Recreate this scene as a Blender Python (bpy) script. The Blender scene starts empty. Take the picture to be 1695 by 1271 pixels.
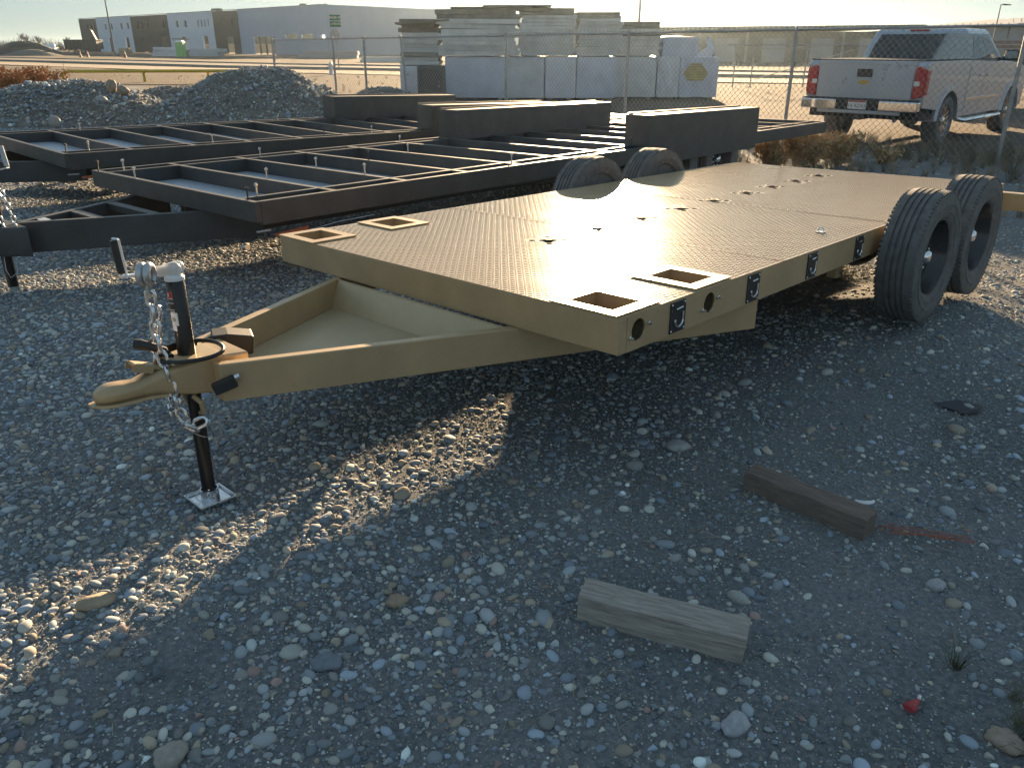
import bpy, bmesh, math, random
import numpy as np
from mathutils import Matrix, Vector
random.seed(7)
rng = np.random.default_rng(7)
sc = bpy.context.scene
COL = sc.collection
R = math.radians

# ------------------------------------------------------------------ camera, sky, sun, exposure
camd = bpy.data.cameras.new('camera')
camd.sensor_width = 36.0
camd.lens = 1318.7 * 36 / 1695
camd.clip_start = 0.05
camd.clip_end = 9000
cam = bpy.data.objects.new('camera', camd)
COL.objects.link(cam)
p_, r_ = R(23.006), R(0.0741)
fw = Vector((0, math.cos(p_), -math.sin(p_)))
rt = Vector((1, 0, 0))
up = rt.cross(fw)
rt2 = rt * math.cos(r_) + up * math.sin(r_)
up2 = up * math.cos(r_) - rt * math.sin(r_)
m = Matrix.Identity(4)
for i in range(3):
    m[i][0], m[i][1], m[i][2] = rt2[i], up2[i], -fw[i]
m.translation = (0, 0, 1.6)
cam.matrix_world = m
sc.camera = cam

SUN_AZ, SUN_EL = 6.5, 10.4            # degrees, clockwise from +Y
w = bpy.data.worlds.new('World')
sc.world = w
w.use_nodes = True
nt = w.node_tree
sky = nt.nodes.new('ShaderNodeTexSky')
sky.sky_type = 'NISHITA'
sky.sun_disc = False
sky.sun_elevation = R(SUN_EL)
sky.sun_rotation = R(SUN_AZ)
sky.altitude = 700
sky.air_density = 1.0
sky.dust_density = 1.2
sky.ozone_density = 1.6
bg = nt.nodes['Background']
bg.inputs['Strength'].default_value = 0.085
gam = nt.nodes.new('ShaderNodeGamma')              # the phone's compressed sky: gentler step from sun side to zenith
gam.inputs['Gamma'].default_value = 0.27
nt.links.new(sky.outputs[0], gam.inputs[0])
tint = nt.nodes.new('ShaderNodeMix')               # cool white balance of the photograph
tint.data_type = 'RGBA'
tint.blend_type = 'MULTIPLY'
tint.inputs['Factor'].default_value = 1.0
tint.inputs['B'].default_value = (0.78, 0.97, 1.07, 1)
nt.links.new(gam.outputs[0], tint.inputs['A'])
nt.links.new(tint.outputs['Result'], bg.inputs[0])

sund = bpy.data.lights.new('sun', 'SUN')
sund.energy = 4.5
sund.angle = R(0.55)
sund.color = (1.0, 0.71, 0.42)
sun = bpy.data.objects.new('sun', sund)
COL.objects.link(sun)
a_, e_ = R(SUN_AZ), R(SUN_EL)
S = Vector((math.sin(a_) * math.cos(e_), math.cos(a_) * math.cos(e_), math.sin(e_)))
sun.rotation_euler = S.to_track_quat('Z', 'Y').to_euler()

sc.view_settings.view_transform = 'Standard'
sc.view_settings.look = 'None'
sc.view_settings.exposure = 2.15
sc.view_settings.gamma = 1.0
sc.view_settings.use_curve_mapping = False
sc.cycles.use_denoising = True
sc.cycles.max_bounces = 6
sc.cycles.diffuse_bounces = 3
sc.cycles.glossy_bounces = 3
sc.cycles.transmission_bounces = 4
sc.cycles.transparent_max_bounces = 8
sc.cycles.volume_bounces = 0
sc.cycles.sample_clamp_indirect = 6.0

# ------------------------------------------------------------------ materials
def nd(t, typ, **kw):
    n = t.nodes.new(typ)
    for k, v in kw.items():
        setattr(n, k, v)
    return n

def mat(name, col, rough=0.6, metal=0.0, var=0.0, scale=8.0, bump=0.0, bscale=60.0, spec=0.5, col2=None, detail=6.0, stretch=None, coat=0.0):
    """Principled with two-colour noise variation and fine relief."""
    M = bpy.data.materials.new(name)
    M.use_nodes = True
    t = M.node_tree
    b = t.nodes['Principled BSDF']
    b.inputs['Roughness'].default_value = rough
    b.inputs['Metallic'].default_value = metal
    b.inputs['Specular IOR Level'].default_value = spec
    b.inputs['Coat Weight'].default_value = coat
    tc = nd(t, 'ShaderNodeTexCoord')
    src = tc.outputs['Object']
    if stretch:
        mp = nd(t, 'ShaderNodeMapping')
        mp.inputs['Scale'].default_value = stretch
        t.links.new(src, mp.inputs['Vector'])
        src = mp.outputs[0]
    c1 = (*col, 1)
    if var > 0 or col2:
        c2 = (*(col2 if col2 else [c * (1 - var) for c in col]), 1)
        n = nd(t, 'ShaderNodeTexNoise')
        n.inputs['Scale'].default_value = scale
        n.inputs['Detail'].default_value = detail
        n.inputs['Roughness'].default_value = 0.65
        t.links.new(src, n.inputs['Vector'])
        rp = nd(t, 'ShaderNodeValToRGB')
        rp.color_ramp.elements[0].position = 0.32
        rp.color_ramp.elements[1].position = 0.68
        rp.color_ramp.elements[0].color = c2
        rp.color_ramp.elements[1].color = c1
        t.links.new(n.outputs['Fac'], rp.inputs[0])
        t.links.new(rp.outputs[0], b.inputs['Base Color'])
        rr = nd(t, 'ShaderNodeMapRange')
        rr.inputs['To Min'].default_value = min(1, rough + 0.08)
        rr.inputs['To Max'].default_value = max(0.03, rough - 0.06)
        t.links.new(n.outputs['Fac'], rr.inputs['Value'])
        t.links.new(rr.outputs[0], b.inputs['Roughness'])
    else:
        b.inputs['Base Color'].default_value = c1
    if bump > 0:
        n2 = nd(t, 'ShaderNodeTexNoise')
        n2.inputs['Scale'].default_value = bscale
        n2.inputs['Detail'].default_value = 5
        t.links.new(src, n2.inputs['Vector'])
        bm_ = nd(t, 'ShaderNodeBump')
        bm_.inputs['Strength'].default_value = bump
        bm_.inputs['Distance'].default_value = 0.01
        t.links.new(n2.outputs['Fac'], bm_.inputs['Height'])
        t.links.new(bm_.outputs[0], b.inputs['Normal'])
    return M

def random_mat(name, stops, rough=0.8, bump=0.25, bscale=120.0, mottle=0.35, mscale=40.0):
    """Colour picked per instance from a ramp, with mottling."""
    M = bpy.data.materials.new(name)
    M.use_nodes = True
    t = M.node_tree
    b = t.nodes['Principled BSDF']
    b.inputs['Roughness'].default_value = rough
    b.inputs['Specular IOR Level'].default_value = 0.35
    oi = nd(t, 'ShaderNodeObjectInfo')
    rp = nd(t, 'ShaderNodeValToRGB')
    cr = rp.color_ramp
    cr.interpolation = 'CONSTANT'
    while len(cr.elements) < len(stops):
        cr.elements.new(0.5)
    for e, (p, c) in zip(cr.elements, stops):
        e.position = p
        e.color = (*c, 1)
    t.links.new(oi.outputs['Random'], rp.inputs[0])
    tc = nd(t, 'ShaderNodeTexCoord')
    n = nd(t, 'ShaderNodeTexNoise')
    n.inputs['Scale'].default_value = mscale
    n.inputs['Detail'].default_value = 4
    t.links.new(tc.outputs['Object'], n.inputs['Vector'])
    mr = nd(t, 'ShaderNodeMapRange')
    mr.inputs['To Min'].default_value = 1 - mottle
    mr.inputs['To Max'].default_value = 1 + mottle
    t.links.new(n.outputs['Fac'], mr.inputs['Value'])
    # second random for brightness
    ma = nd(t, 'ShaderNodeMath', operation='MULTIPLY')
    ma.inputs[1].default_value = 37.31
    t.links.new(oi.outputs['Random'], ma.inputs[0])
    fr = nd(t, 'ShaderNodeMath', operation='FRACT')
    t.links.new(ma.outputs[0], fr.inputs[0])
    m2 = nd(t, 'ShaderNodeMapRange')
    m2.inputs['To Min'].default_value = 0.6
    m2.inputs['To Max'].default_value = 1.3
    t.links.new(fr.outputs[0], m2.inputs['Value'])
    mm = nd(t, 'ShaderNodeMath', operation='MULTIPLY')
    t.links.new(mr.outputs[0], mm.inputs[0])
    t.links.new(m2.outputs[0], mm.inputs[1])
    vm = nd(t, 'ShaderNodeVectorMath', operation='SCALE')
    t.links.new(rp.outputs[0], vm.inputs[0])
    t.links.new(mm.outputs[0], vm.inputs['Scale'])
    t.links.new(vm.outputs[0], b.inputs['Base Color'])
    if bump:
        n2 = nd(t, 'ShaderNodeTexNoise')
        n2.inputs['Scale'].default_value = bscale
        n2.inputs['Detail'].default_value = 4
        t.links.new(tc.outputs['Object'], n2.inputs['Vector'])
        bp = nd(t, 'ShaderNodeBump')
        bp.inputs['Strength'].default_value = bump
        bp.inputs['Distance'].default_value = 0.004
        t.links.new(n2.outputs['Fac'], bp.inputs['Height'])
        t.links.new(bp.outputs[0], b.inputs['Normal'])
    return M

GOLD = mat('gold_paint', (0.47, 0.34, 0.19), 0.42, 0.18, var=0.20, scale=4, bump=0.04, bscale=300, coat=0.15)
GOLD_DECK = mat('gold_deck_paint', (0.48, 0.345, 0.20), 0.16, 0.0, var=0.16, scale=3.5, bump=0.02, bscale=2.5)
GOLD_PALE = mat('gold_pan_paint', (0.50, 0.40, 0.25), 0.40, 0.2, var=0.14, scale=4, bump=0.03, bscale=200)
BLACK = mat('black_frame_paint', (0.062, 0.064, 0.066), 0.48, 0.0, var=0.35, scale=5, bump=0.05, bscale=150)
BLACKP = mat('black_gloss', (0.012, 0.012, 0.013), 0.28, 0.0, var=0.2, scale=20)
PLASTIC = mat('black_plastic', (0.02, 0.021, 0.022), 0.5, 0.0, var=0.3, scale=30, bump=0.1, bscale=400)
ZINC = mat('zinc_plate', (0.72, 0.74, 0.77), 0.26, 1.0, var=0.15, scale=40, bump=0.05, bscale=200)
GALV = mat('galvanised_sheet', (0.50, 0.56, 0.64), 0.38, 0.25, var=0.35, scale=14, bump=0.06, bscale=40, stretch=(1, 4, 1))
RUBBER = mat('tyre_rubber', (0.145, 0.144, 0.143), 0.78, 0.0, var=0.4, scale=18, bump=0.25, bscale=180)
RIMM = mat('rim_black', (0.055, 0.057, 0.06), 0.22, 0.2, var=0.2, scale=20)
WOOD_GREY = mat('weathered_wood', (0.42, 0.385, 0.34), 0.85, 0, col2=(0.20, 0.18, 0.16), scale=9, bump=0.35, bscale=10, stretch=(1.0, 14, 14), detail=8)
WOOD_BROWN = mat('weathered_brown_wood', (0.24, 0.185, 0.15), 0.85, 0, col2=(0.11, 0.085, 0.075), scale=9, bump=0.7, bscale=14, stretch=(1.0, 14, 14), detail=8)
SILVER = mat('silver_car_paint', (0.40, 0.45, 0.52), 0.28, 0.35, var=0.06, scale=2, coat=0.6)
WHITEP = mat('white_car_paint', (0.75, 0.76, 0.78), 0.3, 0.0, var=0.05, scale=2, coat=0.4)
CHROME = mat('chrome', (0.8, 0.8, 0.82), 0.12, 1.0, var=0.08, scale=20)
GLASS = mat('dark_window_glass', (0.015, 0.018, 0.02), 0.06, 0.0, var=0.3, scale=3, spec=0.8)
REDL = mat('red_lens', (0.45, 0.012, 0.018), 0.2, 0.0, var=0.3, scale=25, spec=0.7)
CLEARL = mat('clear_lens', (0.75, 0.75, 0.75), 0.15, 0.0, var=0.15, scale=30)
ORANGE = mat('orange_plastic', (0.42, 0.12, 0.06), 0.5, 0, var=0.35, scale=20)
RED = mat('red_plastic', (0.42, 0.045, 0.05), 0.55, 0, var=0.3, scale=30)
WHITE = mat('white_paint', (0.72, 0.73, 0.74), 0.55, 0, var=0.12, scale=10)
PAPER = mat('white_sticker', (0.68, 0.68, 0.70), 0.5, 0, var=0.1, scale=60)
WRAP = mat('white_wrap', (0.62, 0.64, 0.70), 0.38, 0, var=0.16, scale=3, bump=0.8, bscale=9)
WRAP2 = mat('greyish_wrap', (0.55, 0.58, 0.62), 0.42, 0, var=0.2, scale=2.2, bump=0.9, bscale=7)
WRAP3 = mat('bluish_wrap', (0.54, 0.59, 0.70), 0.34, 0, var=0.18, scale=2.6, bump=0.9, bscale=11)
BOARD = mat('panel_board', (0.60, 0.62, 0.62), 0.6, 0, var=0.3, scale=2.5, bump=0.2, bscale=20)
BOARD_TOP = mat('dark_sheathing', (0.24, 0.23, 0.20), 0.8, 0, var=0.4, scale=4, bump=0.3, bscale=30)
YFOAM = mat('yellow_boards', (0.50, 0.40, 0.16), 0.8, 0, var=0.3, scale=6)
FENCEM = mat('galvanised_fence', (0.40, 0.41, 0.42), 0.45, 0.8, var=0.3, scale=10)
CONC_W = mat('white_tiltup_concrete', (0.56, 0.64, 0.76), 0.85, 0, var=0.10, scale=0.5)
CONC_D = mat('dark_grey_concrete', (0.022, 0.034, 0.055), 0.85, 0, var=0.15, scale=0.6)
CONC_B = mat('blue_grey_concrete', (0.30, 0.38, 0.52), 0.85, 0, var=0.08, scale=0.4)
TANW = mat('tan_interior', (0.42, 0.33, 0.24), 0.9, 0, var=0.2, scale=1)
DARKM = mat('dark_metal_siding', (0.05, 0.055, 0.065), 0.6, 0.1, var=0.2, scale=0.5)
GREYM = mat('grey_metal_siding', (0.30, 0.32, 0.35), 0.6, 0.1, var=0.15, scale=0.6)
MAROON = mat('maroon_siding', (0.18, 0.10, 0.10), 0.7, 0, var=0.2, scale=0.6)
SIGNG = mat('sign_green', (0.015, 0.15, 0.085), 0.5, 0, var=0.2, scale=6)
SIGNB = mat('sign_back_aluminium', (0.42, 0.42, 0.44), 0.5, 0.7, var=0.2, scale=6)
YELLOW = mat('yellow_paint', (0.60, 0.44, 0.04), 0.5, 0, var=0.25, scale=8)
GREENP = mat('green_toilet_plastic', (0.22, 0.55, 0.20), 0.5, 0, var=0.2, scale=3)
POLEM = mat('pole_metal', (0.10, 0.10, 0.11), 0.5, 0.5, var=0.2, scale=4)
BARK = mat('grey_bark', (0.17, 0.14, 0.13), 0.9, 0, var=0.4, scale=6)
TWIG = mat('twigs', (0.20, 0.15, 0.14), 0.9, 0, var=0.4, scale=2)
BRUSH = mat('dry_brush', (0.52, 0.37, 0.20), 0.9, 0, var=0.5, scale=5)
RUSTB = mat('rusty_weed', (0.42, 0.20, 0.08), 0.9, 0, var=0.4, scale=3)
CABLE = mat('black_cable', (0.015, 0.015, 0.016), 0.35, 0, var=0.2, scale=20)
WIRE = mat('steel_wire', (0.55, 0.56, 0.58), 0.35, 0.9, var=0.2, scale=50)
INSIDE = mat('pocket_steel', (0.20, 0.17, 0.11), 0.6, 0.3, var=0.3, scale=12)
MATTE = mat('matte_black', (0.014, 0.014, 0.015), 0.9, 0, var=0.2, scale=30, spec=0.08)
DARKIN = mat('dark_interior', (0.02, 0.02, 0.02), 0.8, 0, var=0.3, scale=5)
DKSOIL = mat('dark_soil', (0.10, 0.085, 0.07), 0.95, 0, var=0.4, scale=1.0, bump=0.5, bscale=3)
GREYROCK = mat('grey_gravel_bank', (0.20, 0.185, 0.165), 0.95, 0, col2=(0.085, 0.078, 0.07), scale=7, bump=0.9, bscale=22, detail=10)
HILLM = mat('hill_haze', (0.20, 0.22, 0.25), 1.0, 0, var=0.1, scale=0.01)

STONE = random_mat('river_gravel', [
    (0.0, (0.338, 0.368, 0.383)), (0.14, (0.225, 0.260, 0.292)), (0.27, (0.416, 0.420, 0.383)), (0.38, (0.292, 0.331, 0.355)),
    (0.50, (0.186, 0.222, 0.265)), (0.62, (0.450, 0.464, 0.431)), (0.72, (0.383, 0.337, 0.271)), (0.81, (0.316, 0.382, 0.459)),
    (0.89, (0.247, 0.254, 0.250)), (0.955, (0.618, 0.700, 0.700)), (0.97, (0.326, 0.241, 0.216)), (0.985, (0.517, 0.509, 0.431))], rough=0.72, mottle=0.45)
STRAWM = random_mat('straw', [(0.0, (0.34, 0.29, 0.20)), (0.35, (0.24, 0.21, 0.15)), (0.6, (0.44, 0.38, 0.27)), (0.85, (0.17, 0.17, 0.11))], bump=0)
GRASSM = random_mat('dry_grass_blades', [(0.0, (0.26, 0.22, 0.15)), (0.35, (0.19, 0.165, 0.12)), (0.65, (0.32, 0.27, 0.18)), (0.88, (0.13, 0.13, 0.085))], bump=0)

# ------------------------------------------------------------------ mesh helpers
class MB:
    def __init__(s):
        s.v, s.f, s.sm = [], [], []
    def add(s, vs, fs, smooth=False):
        o = len(s.v)
        s.v += [tuple(v) for v in vs]
        s.f += [tuple(i + o for i in f) for f in fs]
        s.sm += [smooth] * len(fs)
        return s
    def box(s, a, b, M=None):
        x0, y0, z0 = a
        x1, y1, z1 = b
        vs = [(x0, y0, z0), (x1, y0, z0), (x1, y1, z0), (x0, y1, z0), (x0, y0, z1), (x1, y0, z1), (x1, y1, z1), (x0, y1, z1)]
        if M is not None:
            vs = [M @ Vector(v) for v in vs]
        return s.add(vs, [(0, 3, 2, 1), (4, 5, 6, 7), (0, 1, 5, 4), (1, 2, 6, 5), (2, 3, 7, 6), (3, 0, 4, 7)])
    def beam(s, p, q, wd, ht, up=(0, 0, 1)):
        """box from p to q, wd wide (sideways), ht tall; p and q at the middle of the top face"""
        p, q, up = Vector(p), Vector(q), Vector(up)
        d = (q - p)
        L = d.length
        d.normalize()
        sd = d.cross(up).normalized()
        u2 = sd.cross(d)
        vs = []
        for z in (-ht, 0):
            for (t, k) in ((0, -1), (0, 1), (L, 1), (L, -1)):
                vs.append(p + d * t + sd * k * wd / 2 + u2 * z)
        return s.add(vs, [(0, 3, 2, 1), (4, 5, 6, 7), (0, 1, 5, 4), (1, 2, 6, 5), (2, 3, 7, 6), (3, 0, 4, 7)])
    def tube(s, path, r, n=10, cap=True, closed=False):
        P = [Vector(p) for p in path]
        rs = r if isinstance(r, (list, tuple)) else [r] * len(P)
        N = len(P)
        rings = []
        prev = None
        for i in range(N):
            if closed:
                t = (P[(i + 1) % N] - P[i - 1])
            else:
                t = P[min(i + 1, N - 1)] - P[max(i - 1, 0)]
            t.normalize()
            if prev is None:
                a = Vector((0, 0, 1)) if abs(t.z) < 0.9 else Vector((1, 0, 0))
                x = t.cross(a).normalized()
            else:
                x = prev - t * prev.dot(t)
                x.normalize()
            prev = x
            y = t.cross(x)
            rings.append([P[i] + (x * math.cos(2 * math.pi * k / n) + y * math.sin(2 * math.pi * k / n)) * rs[i] for k in range(n)])
        vs = [v for rg in rings for v in rg]
        fs = []
        M_ = N if closed else N - 1
        for i in range(M_):
            j = (i + 1) % N
            for k in range(n):
                fs.append((i * n + k, i * n + (k + 1) % n, j * n + (k + 1) % n, j * n + k))
        s.add(vs, fs, True)
        if cap and not closed:
            o = len(s.v) - len(vs)
            s.f += [tuple(o + k for k in reversed(range(n))), tuple(o + (N - 1) * n + k for k in range(n))]
            s.sm += [False, False]
        return s
    def lathe(s, prof, n=32, M=None, closed=False):
        """prof: list of (axial, radius) turned about local X"""
        vs, fs = [], []
        N = len(prof)
        for (a, r) in prof:
            for k in range(n):
                t = 2 * math.pi * k / n
                v = Vector((a, r * math.cos(t), r * math.sin(t)))
                vs.append(M @ v if M is not None else v)
        for i in range(N if closed else N - 1):
            j = (i + 1) % N
            for k in range(n):
                fs.append((i * n + k, j * n + k, j * n + (k + 1) % n, i * n + (k + 1) % n))
        return s.add(vs, fs, True)
    def prism(s, poly, fn0, fn1, smooth=False):
        """poly of 2-D points mapped by fn0 (near cap) and fn1 (far cap)"""
        n = len(poly)
        vs = [fn0(*p) for p in poly] + [fn1(*p) for p in poly]
        fs = [tuple(range(n)), tuple(reversed(range(n, 2 * n)))]
        fs += [(i, i + n, (i + 1) % n + n, (i + 1) % n) for i in range(n)]
        return s.add(vs, fs, smooth)
    def loft(s, rings, cap=True, smooth=True):
        n = len(rings[0])
        vs = [v for rg in rings for v in rg]
        fs = []
        for i in range(len(rings) - 1):
            for k in range(n):
                fs.append((i * n + k, i * n + (k + 1) % n, (i + 1) * n + (k + 1) % n, (i + 1) * n + k))
        if cap:
            fs += [tuple(reversed(range(n))), tuple((len(rings) - 1) * n + k for k in range(n))]
        return s.add(vs, fs, smooth)
    def mesh(s, name):
        me = bpy.data.meshes.new(name)
        me.from_pydata([tuple(v) for v in s.v], [], s.f)
        me.polygons.foreach_set('use_smooth', s.sm)
        me.update()
        return me
    def build(s, name, material, parent=None, bevel=0.0, seg=2, fix=True):
        me = s.mesh(name)
        if fix:
            bm = bmesh.new()
            bm.from_mesh(me)
            bmesh.ops.recalc_face_normals(bm, faces=bm.faces)
            bm.to_mesh(me)
            bm.free()
        if any(s.sm):
            me.set_sharp_from_angle(angle=R(38))
        return link(name, me, material, parent, bevel, seg)

BASE = {}

def link(name, me, material, parent=None, bevel=0.0, seg=2):
    o = bpy.data.objects.new(name, me)
    COL.objects.link(o)
    if material is not None and not me.materials:
        me.materials.append(material)
    if parent is not None:
        o.parent = parent
        if parent.name in BASE:
            o.location = -Vector(BASE[parent.name])
    if bevel > 0:
        b = o.modifiers.new('bevel', 'BEVEL')
        b.width = bevel
        b.segments = seg
        b.limit_method = 'ANGLE'
        b.angle_limit = R(40)
        b.harden_normals = False
    return o

def thing(name, label, cat, base=(0, 0, 0), frame=None, group=None, rotz=None):
    """an Empty at the thing's base; parts are written in the frame's coordinates"""
    o = bpy.data.objects.new(name, None)
    o.empty_display_size = 0.1
    COL.objects.link(o)
    F = frame if frame is not None else Matrix.Identity(4)
    o.matrix_world = F @ Matrix.Translation(Vector(base))
    BASE[o.name] = tuple(base)
    o['label'] = label
    o['category'] = cat
    if group:
        o['group'] = group
    return o

def tag(o, label, cat, group=None):
    o['label'] = label
    o['category'] = cat
    if group:
        o['group'] = group
    return o

def struct(o):
    o['kind'] = 'structure'
    return o

def copy_tree(o, parent=None):
    c = o.copy()
    COL.objects.link(c)
    if parent is not None:
        c.parent = parent
    if o.name in BASE:
        BASE[c.name] = BASE[o.name]
    for ch in list(o.children):
        copy_tree(ch, c)
    return c

def boolean_cut(o, cutter_mb):
    me = cutter_mb.mesh('cut')
    bm = bmesh.new(); bm.from_mesh(me); bmesh.ops.recalc_face_normals(bm, faces=bm.faces); bm.to_mesh(me); bm.free()
    c = bpy.data.objects.new('cut', me)
    COL.objects.link(c)
    c.matrix_world = o.matrix_world if o.parent is None else o.parent.matrix_world @ o.matrix_basis
    md = o.modifiers.new('cut', 'BOOLEAN')
    md.object = c
    md.operation = 'DIFFERENCE'
    md.solver = 'EXACT'
    bpy.context.view_layer.update()
    dg = bpy.context.evaluated_depsgraph_get()
    new = bpy.data.meshes.new_from_object(o.evaluated_get(dg))
    o.modifiers.clear()
    mats = list(o.data.materials)
    o.data = new
    if not new.materials:
        for q in mats:
            new.materials.append(q)
    bpy.data.objects.remove(c)

def frame(x, y, z, yaw, tilt, roll):
    ux = Vector((math.cos(yaw) * math.cos(roll), math.sin(yaw) * math.cos(roll), math.sin(roll)))
    uy = Vector((-math.sin(yaw) * math.cos(tilt), math.cos(yaw) * math.cos(tilt), math.sin(tilt)))
    uz = ux.cross(uy)
    F = Matrix.Identity(4)
    for i in range(3):
        F[i][0], F[i][1], F[i][2], F[i][3] = ux[i], uy[i], uz[i], (x, y, z)[i]
    return F

def text_mesh(s, size, depth=0.0):
    cu = bpy.data.curves.new('t', 'FONT')
    cu.body = s
    cu.size = size
    cu.extrude = depth
    cu.align_x = 'CENTER'
    cu.align_y = 'CENTER'
    o = bpy.data.objects.new('t', cu)
    COL.objects.link(o)
    bpy.context.view_layer.update()
    me = bpy.data.meshes.new_from_object(o.evaluated_get(bpy.context.evaluated_depsgraph_get()))
    bpy.data.objects.remove(o)
    return me

def holed(mb, us, vs, holes, w0, w1, axes='uvw'):
    """sheet over the grid spanned by us x vs with rectangular holes, as welded top, bottom and rim faces"""
    us = sorted(set([round(x, 5) for x in us] + [round(x, 5) for h in holes for x in h[:2]]))
    vs = sorted(set([round(x, 5) for x in vs] + [round(x, 5) for h in holes for x in h[2:]]))
    def solid(i, j):
        if i < 0 or j < 0 or i >= len(us) - 1 or j >= len(vs) - 1:
            return False
        cu, cv = (us[i] + us[i + 1]) / 2, (vs[j] + vs[j + 1]) / 2
        return not any(h[0] < cu < h[1] and h[2] < cv < h[3] for h in holes)
    def P(u, v, w_):
        return (u, v, w_) if axes == 'uvw' else ((u, w_, v) if axes == 'uwv' else (w_, u, v))
    for i in range(len(us) - 1):
        for j in range(len(vs) - 1):
            if not solid(i, j):
                continue
            a, b, c, d = us[i], us[i + 1], vs[j], vs[j + 1]
            mb.add([P(a, c, w1), P(b, c, w1), P(b, d, w1), P(a, d, w1)], [(0, 1, 2, 3)])
            mb.add([P(a, c, w0), P(a, d, w0), P(b, d, w0), P(b, c, w0)], [(0, 1, 2, 3)])
            for (di, dj, p, q) in ((-1, 0, (a, c), (a, d)), (1, 0, (b, c), (b, d)), (0, -1, (a, c), (b, c)), (0, 1, (a, d), (b, d))):
                if not solid(i + di, j + dj):
                    mb.add([P(*p, w0), P(*q, w0), P(*q, w1), P(*p, w1)], [(0, 1, 2, 3)])
    return mb

def weld(o):
    bm = bmesh.new(); bm.from_mesh(o.data)
    bmesh.ops.remove_doubles(bm, verts=bm.verts, dist=1e-5)
    bmesh.ops.recalc_face_normals(bm, faces=bm.faces)
    bm.to_mesh(o.data); bm.free()

# ------------------------------------------------------------------ value noise for terrain
_perm = rng.random((256, 256))
def vnoise(x, y):
    xi, yi = np.floor(x).astype(int), np.floor(y).astype(int)
    fx, fy = x - xi, y - yi
    fx, fy = fx * fx * (3 - 2 * fx), fy * fy * (3 - 2 * fy)
    g = lambda a, b: _perm[a % 256, b % 256]
    return (g(xi, yi) * (1 - fx) + g(xi + 1, yi) * fx) * (1 - fy) + (g(xi, yi + 1) * (1 - fx) + g(xi + 1, yi + 1) * fx) * fy

def fbm(x, y, o=4):
    s, a = 0, 0.5
    for k in range(o):
        s = s + a * (vnoise(x * 2 ** k + 17.3 * k, y * 2 ** k + 5.1 * k) - 0.5)
        a *= 0.5
    return s

def ground_z(x, y):
    d = np.hypot(x, y)
    near = np.clip(1 - d / 30, 0.0, 1)
    z = fbm(x * 1.3, y * 1.3) * 0.035 * near + fbm(x * 9, y * 9, 3) * 0.016 * np.clip(1 - d / 9, 0, 1)
    z = z + fbm(x * 0.12 + 9, y * 0.12, 3) * 0.10 * np.clip((d - 14) / 20, 0, 1)
    # the yard dips a little toward the camera and to the right, with humps where tyres and jacks stand
    k = np.clip((12 - y) / 6, 0, 1) * np.clip((14 - np.abs(x)) / 6, 0, 1) * np.clip((y + 8) / 6, 0, 1)
    z = z + k * (-0.020 - 0.024 * x - 0.001 * (y - 3))
    def hump(cx, cy, r, a):
        return a * np.exp(-((x - cx) ** 2 + (y - cy) ** 2) / (2 * r * r))
    z = z + hump(-1.166, 2.66, .25, -0.035) + hump(2.35, 4.45, .65, .15) + hump(3.1, 5.25, .7, .13) + hump(-3.3, 5.1, .3, .045)
    return z - 0.004

def gz1(x, y):
    return float(ground_z(np.array([float(x)]), np.array([float(y)]))[0])

def slope(x, y, dz=0.0):
    """a spot measured on level ground, moved to where the sloping yard has it"""
    t = 1.0
    for _ in range(12):
        t = (1.6 - gz1(x * t, y * t)) / 1.6
    return Vector((x * t, y * t, gz1(x * t, y * t) + dz))

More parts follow.
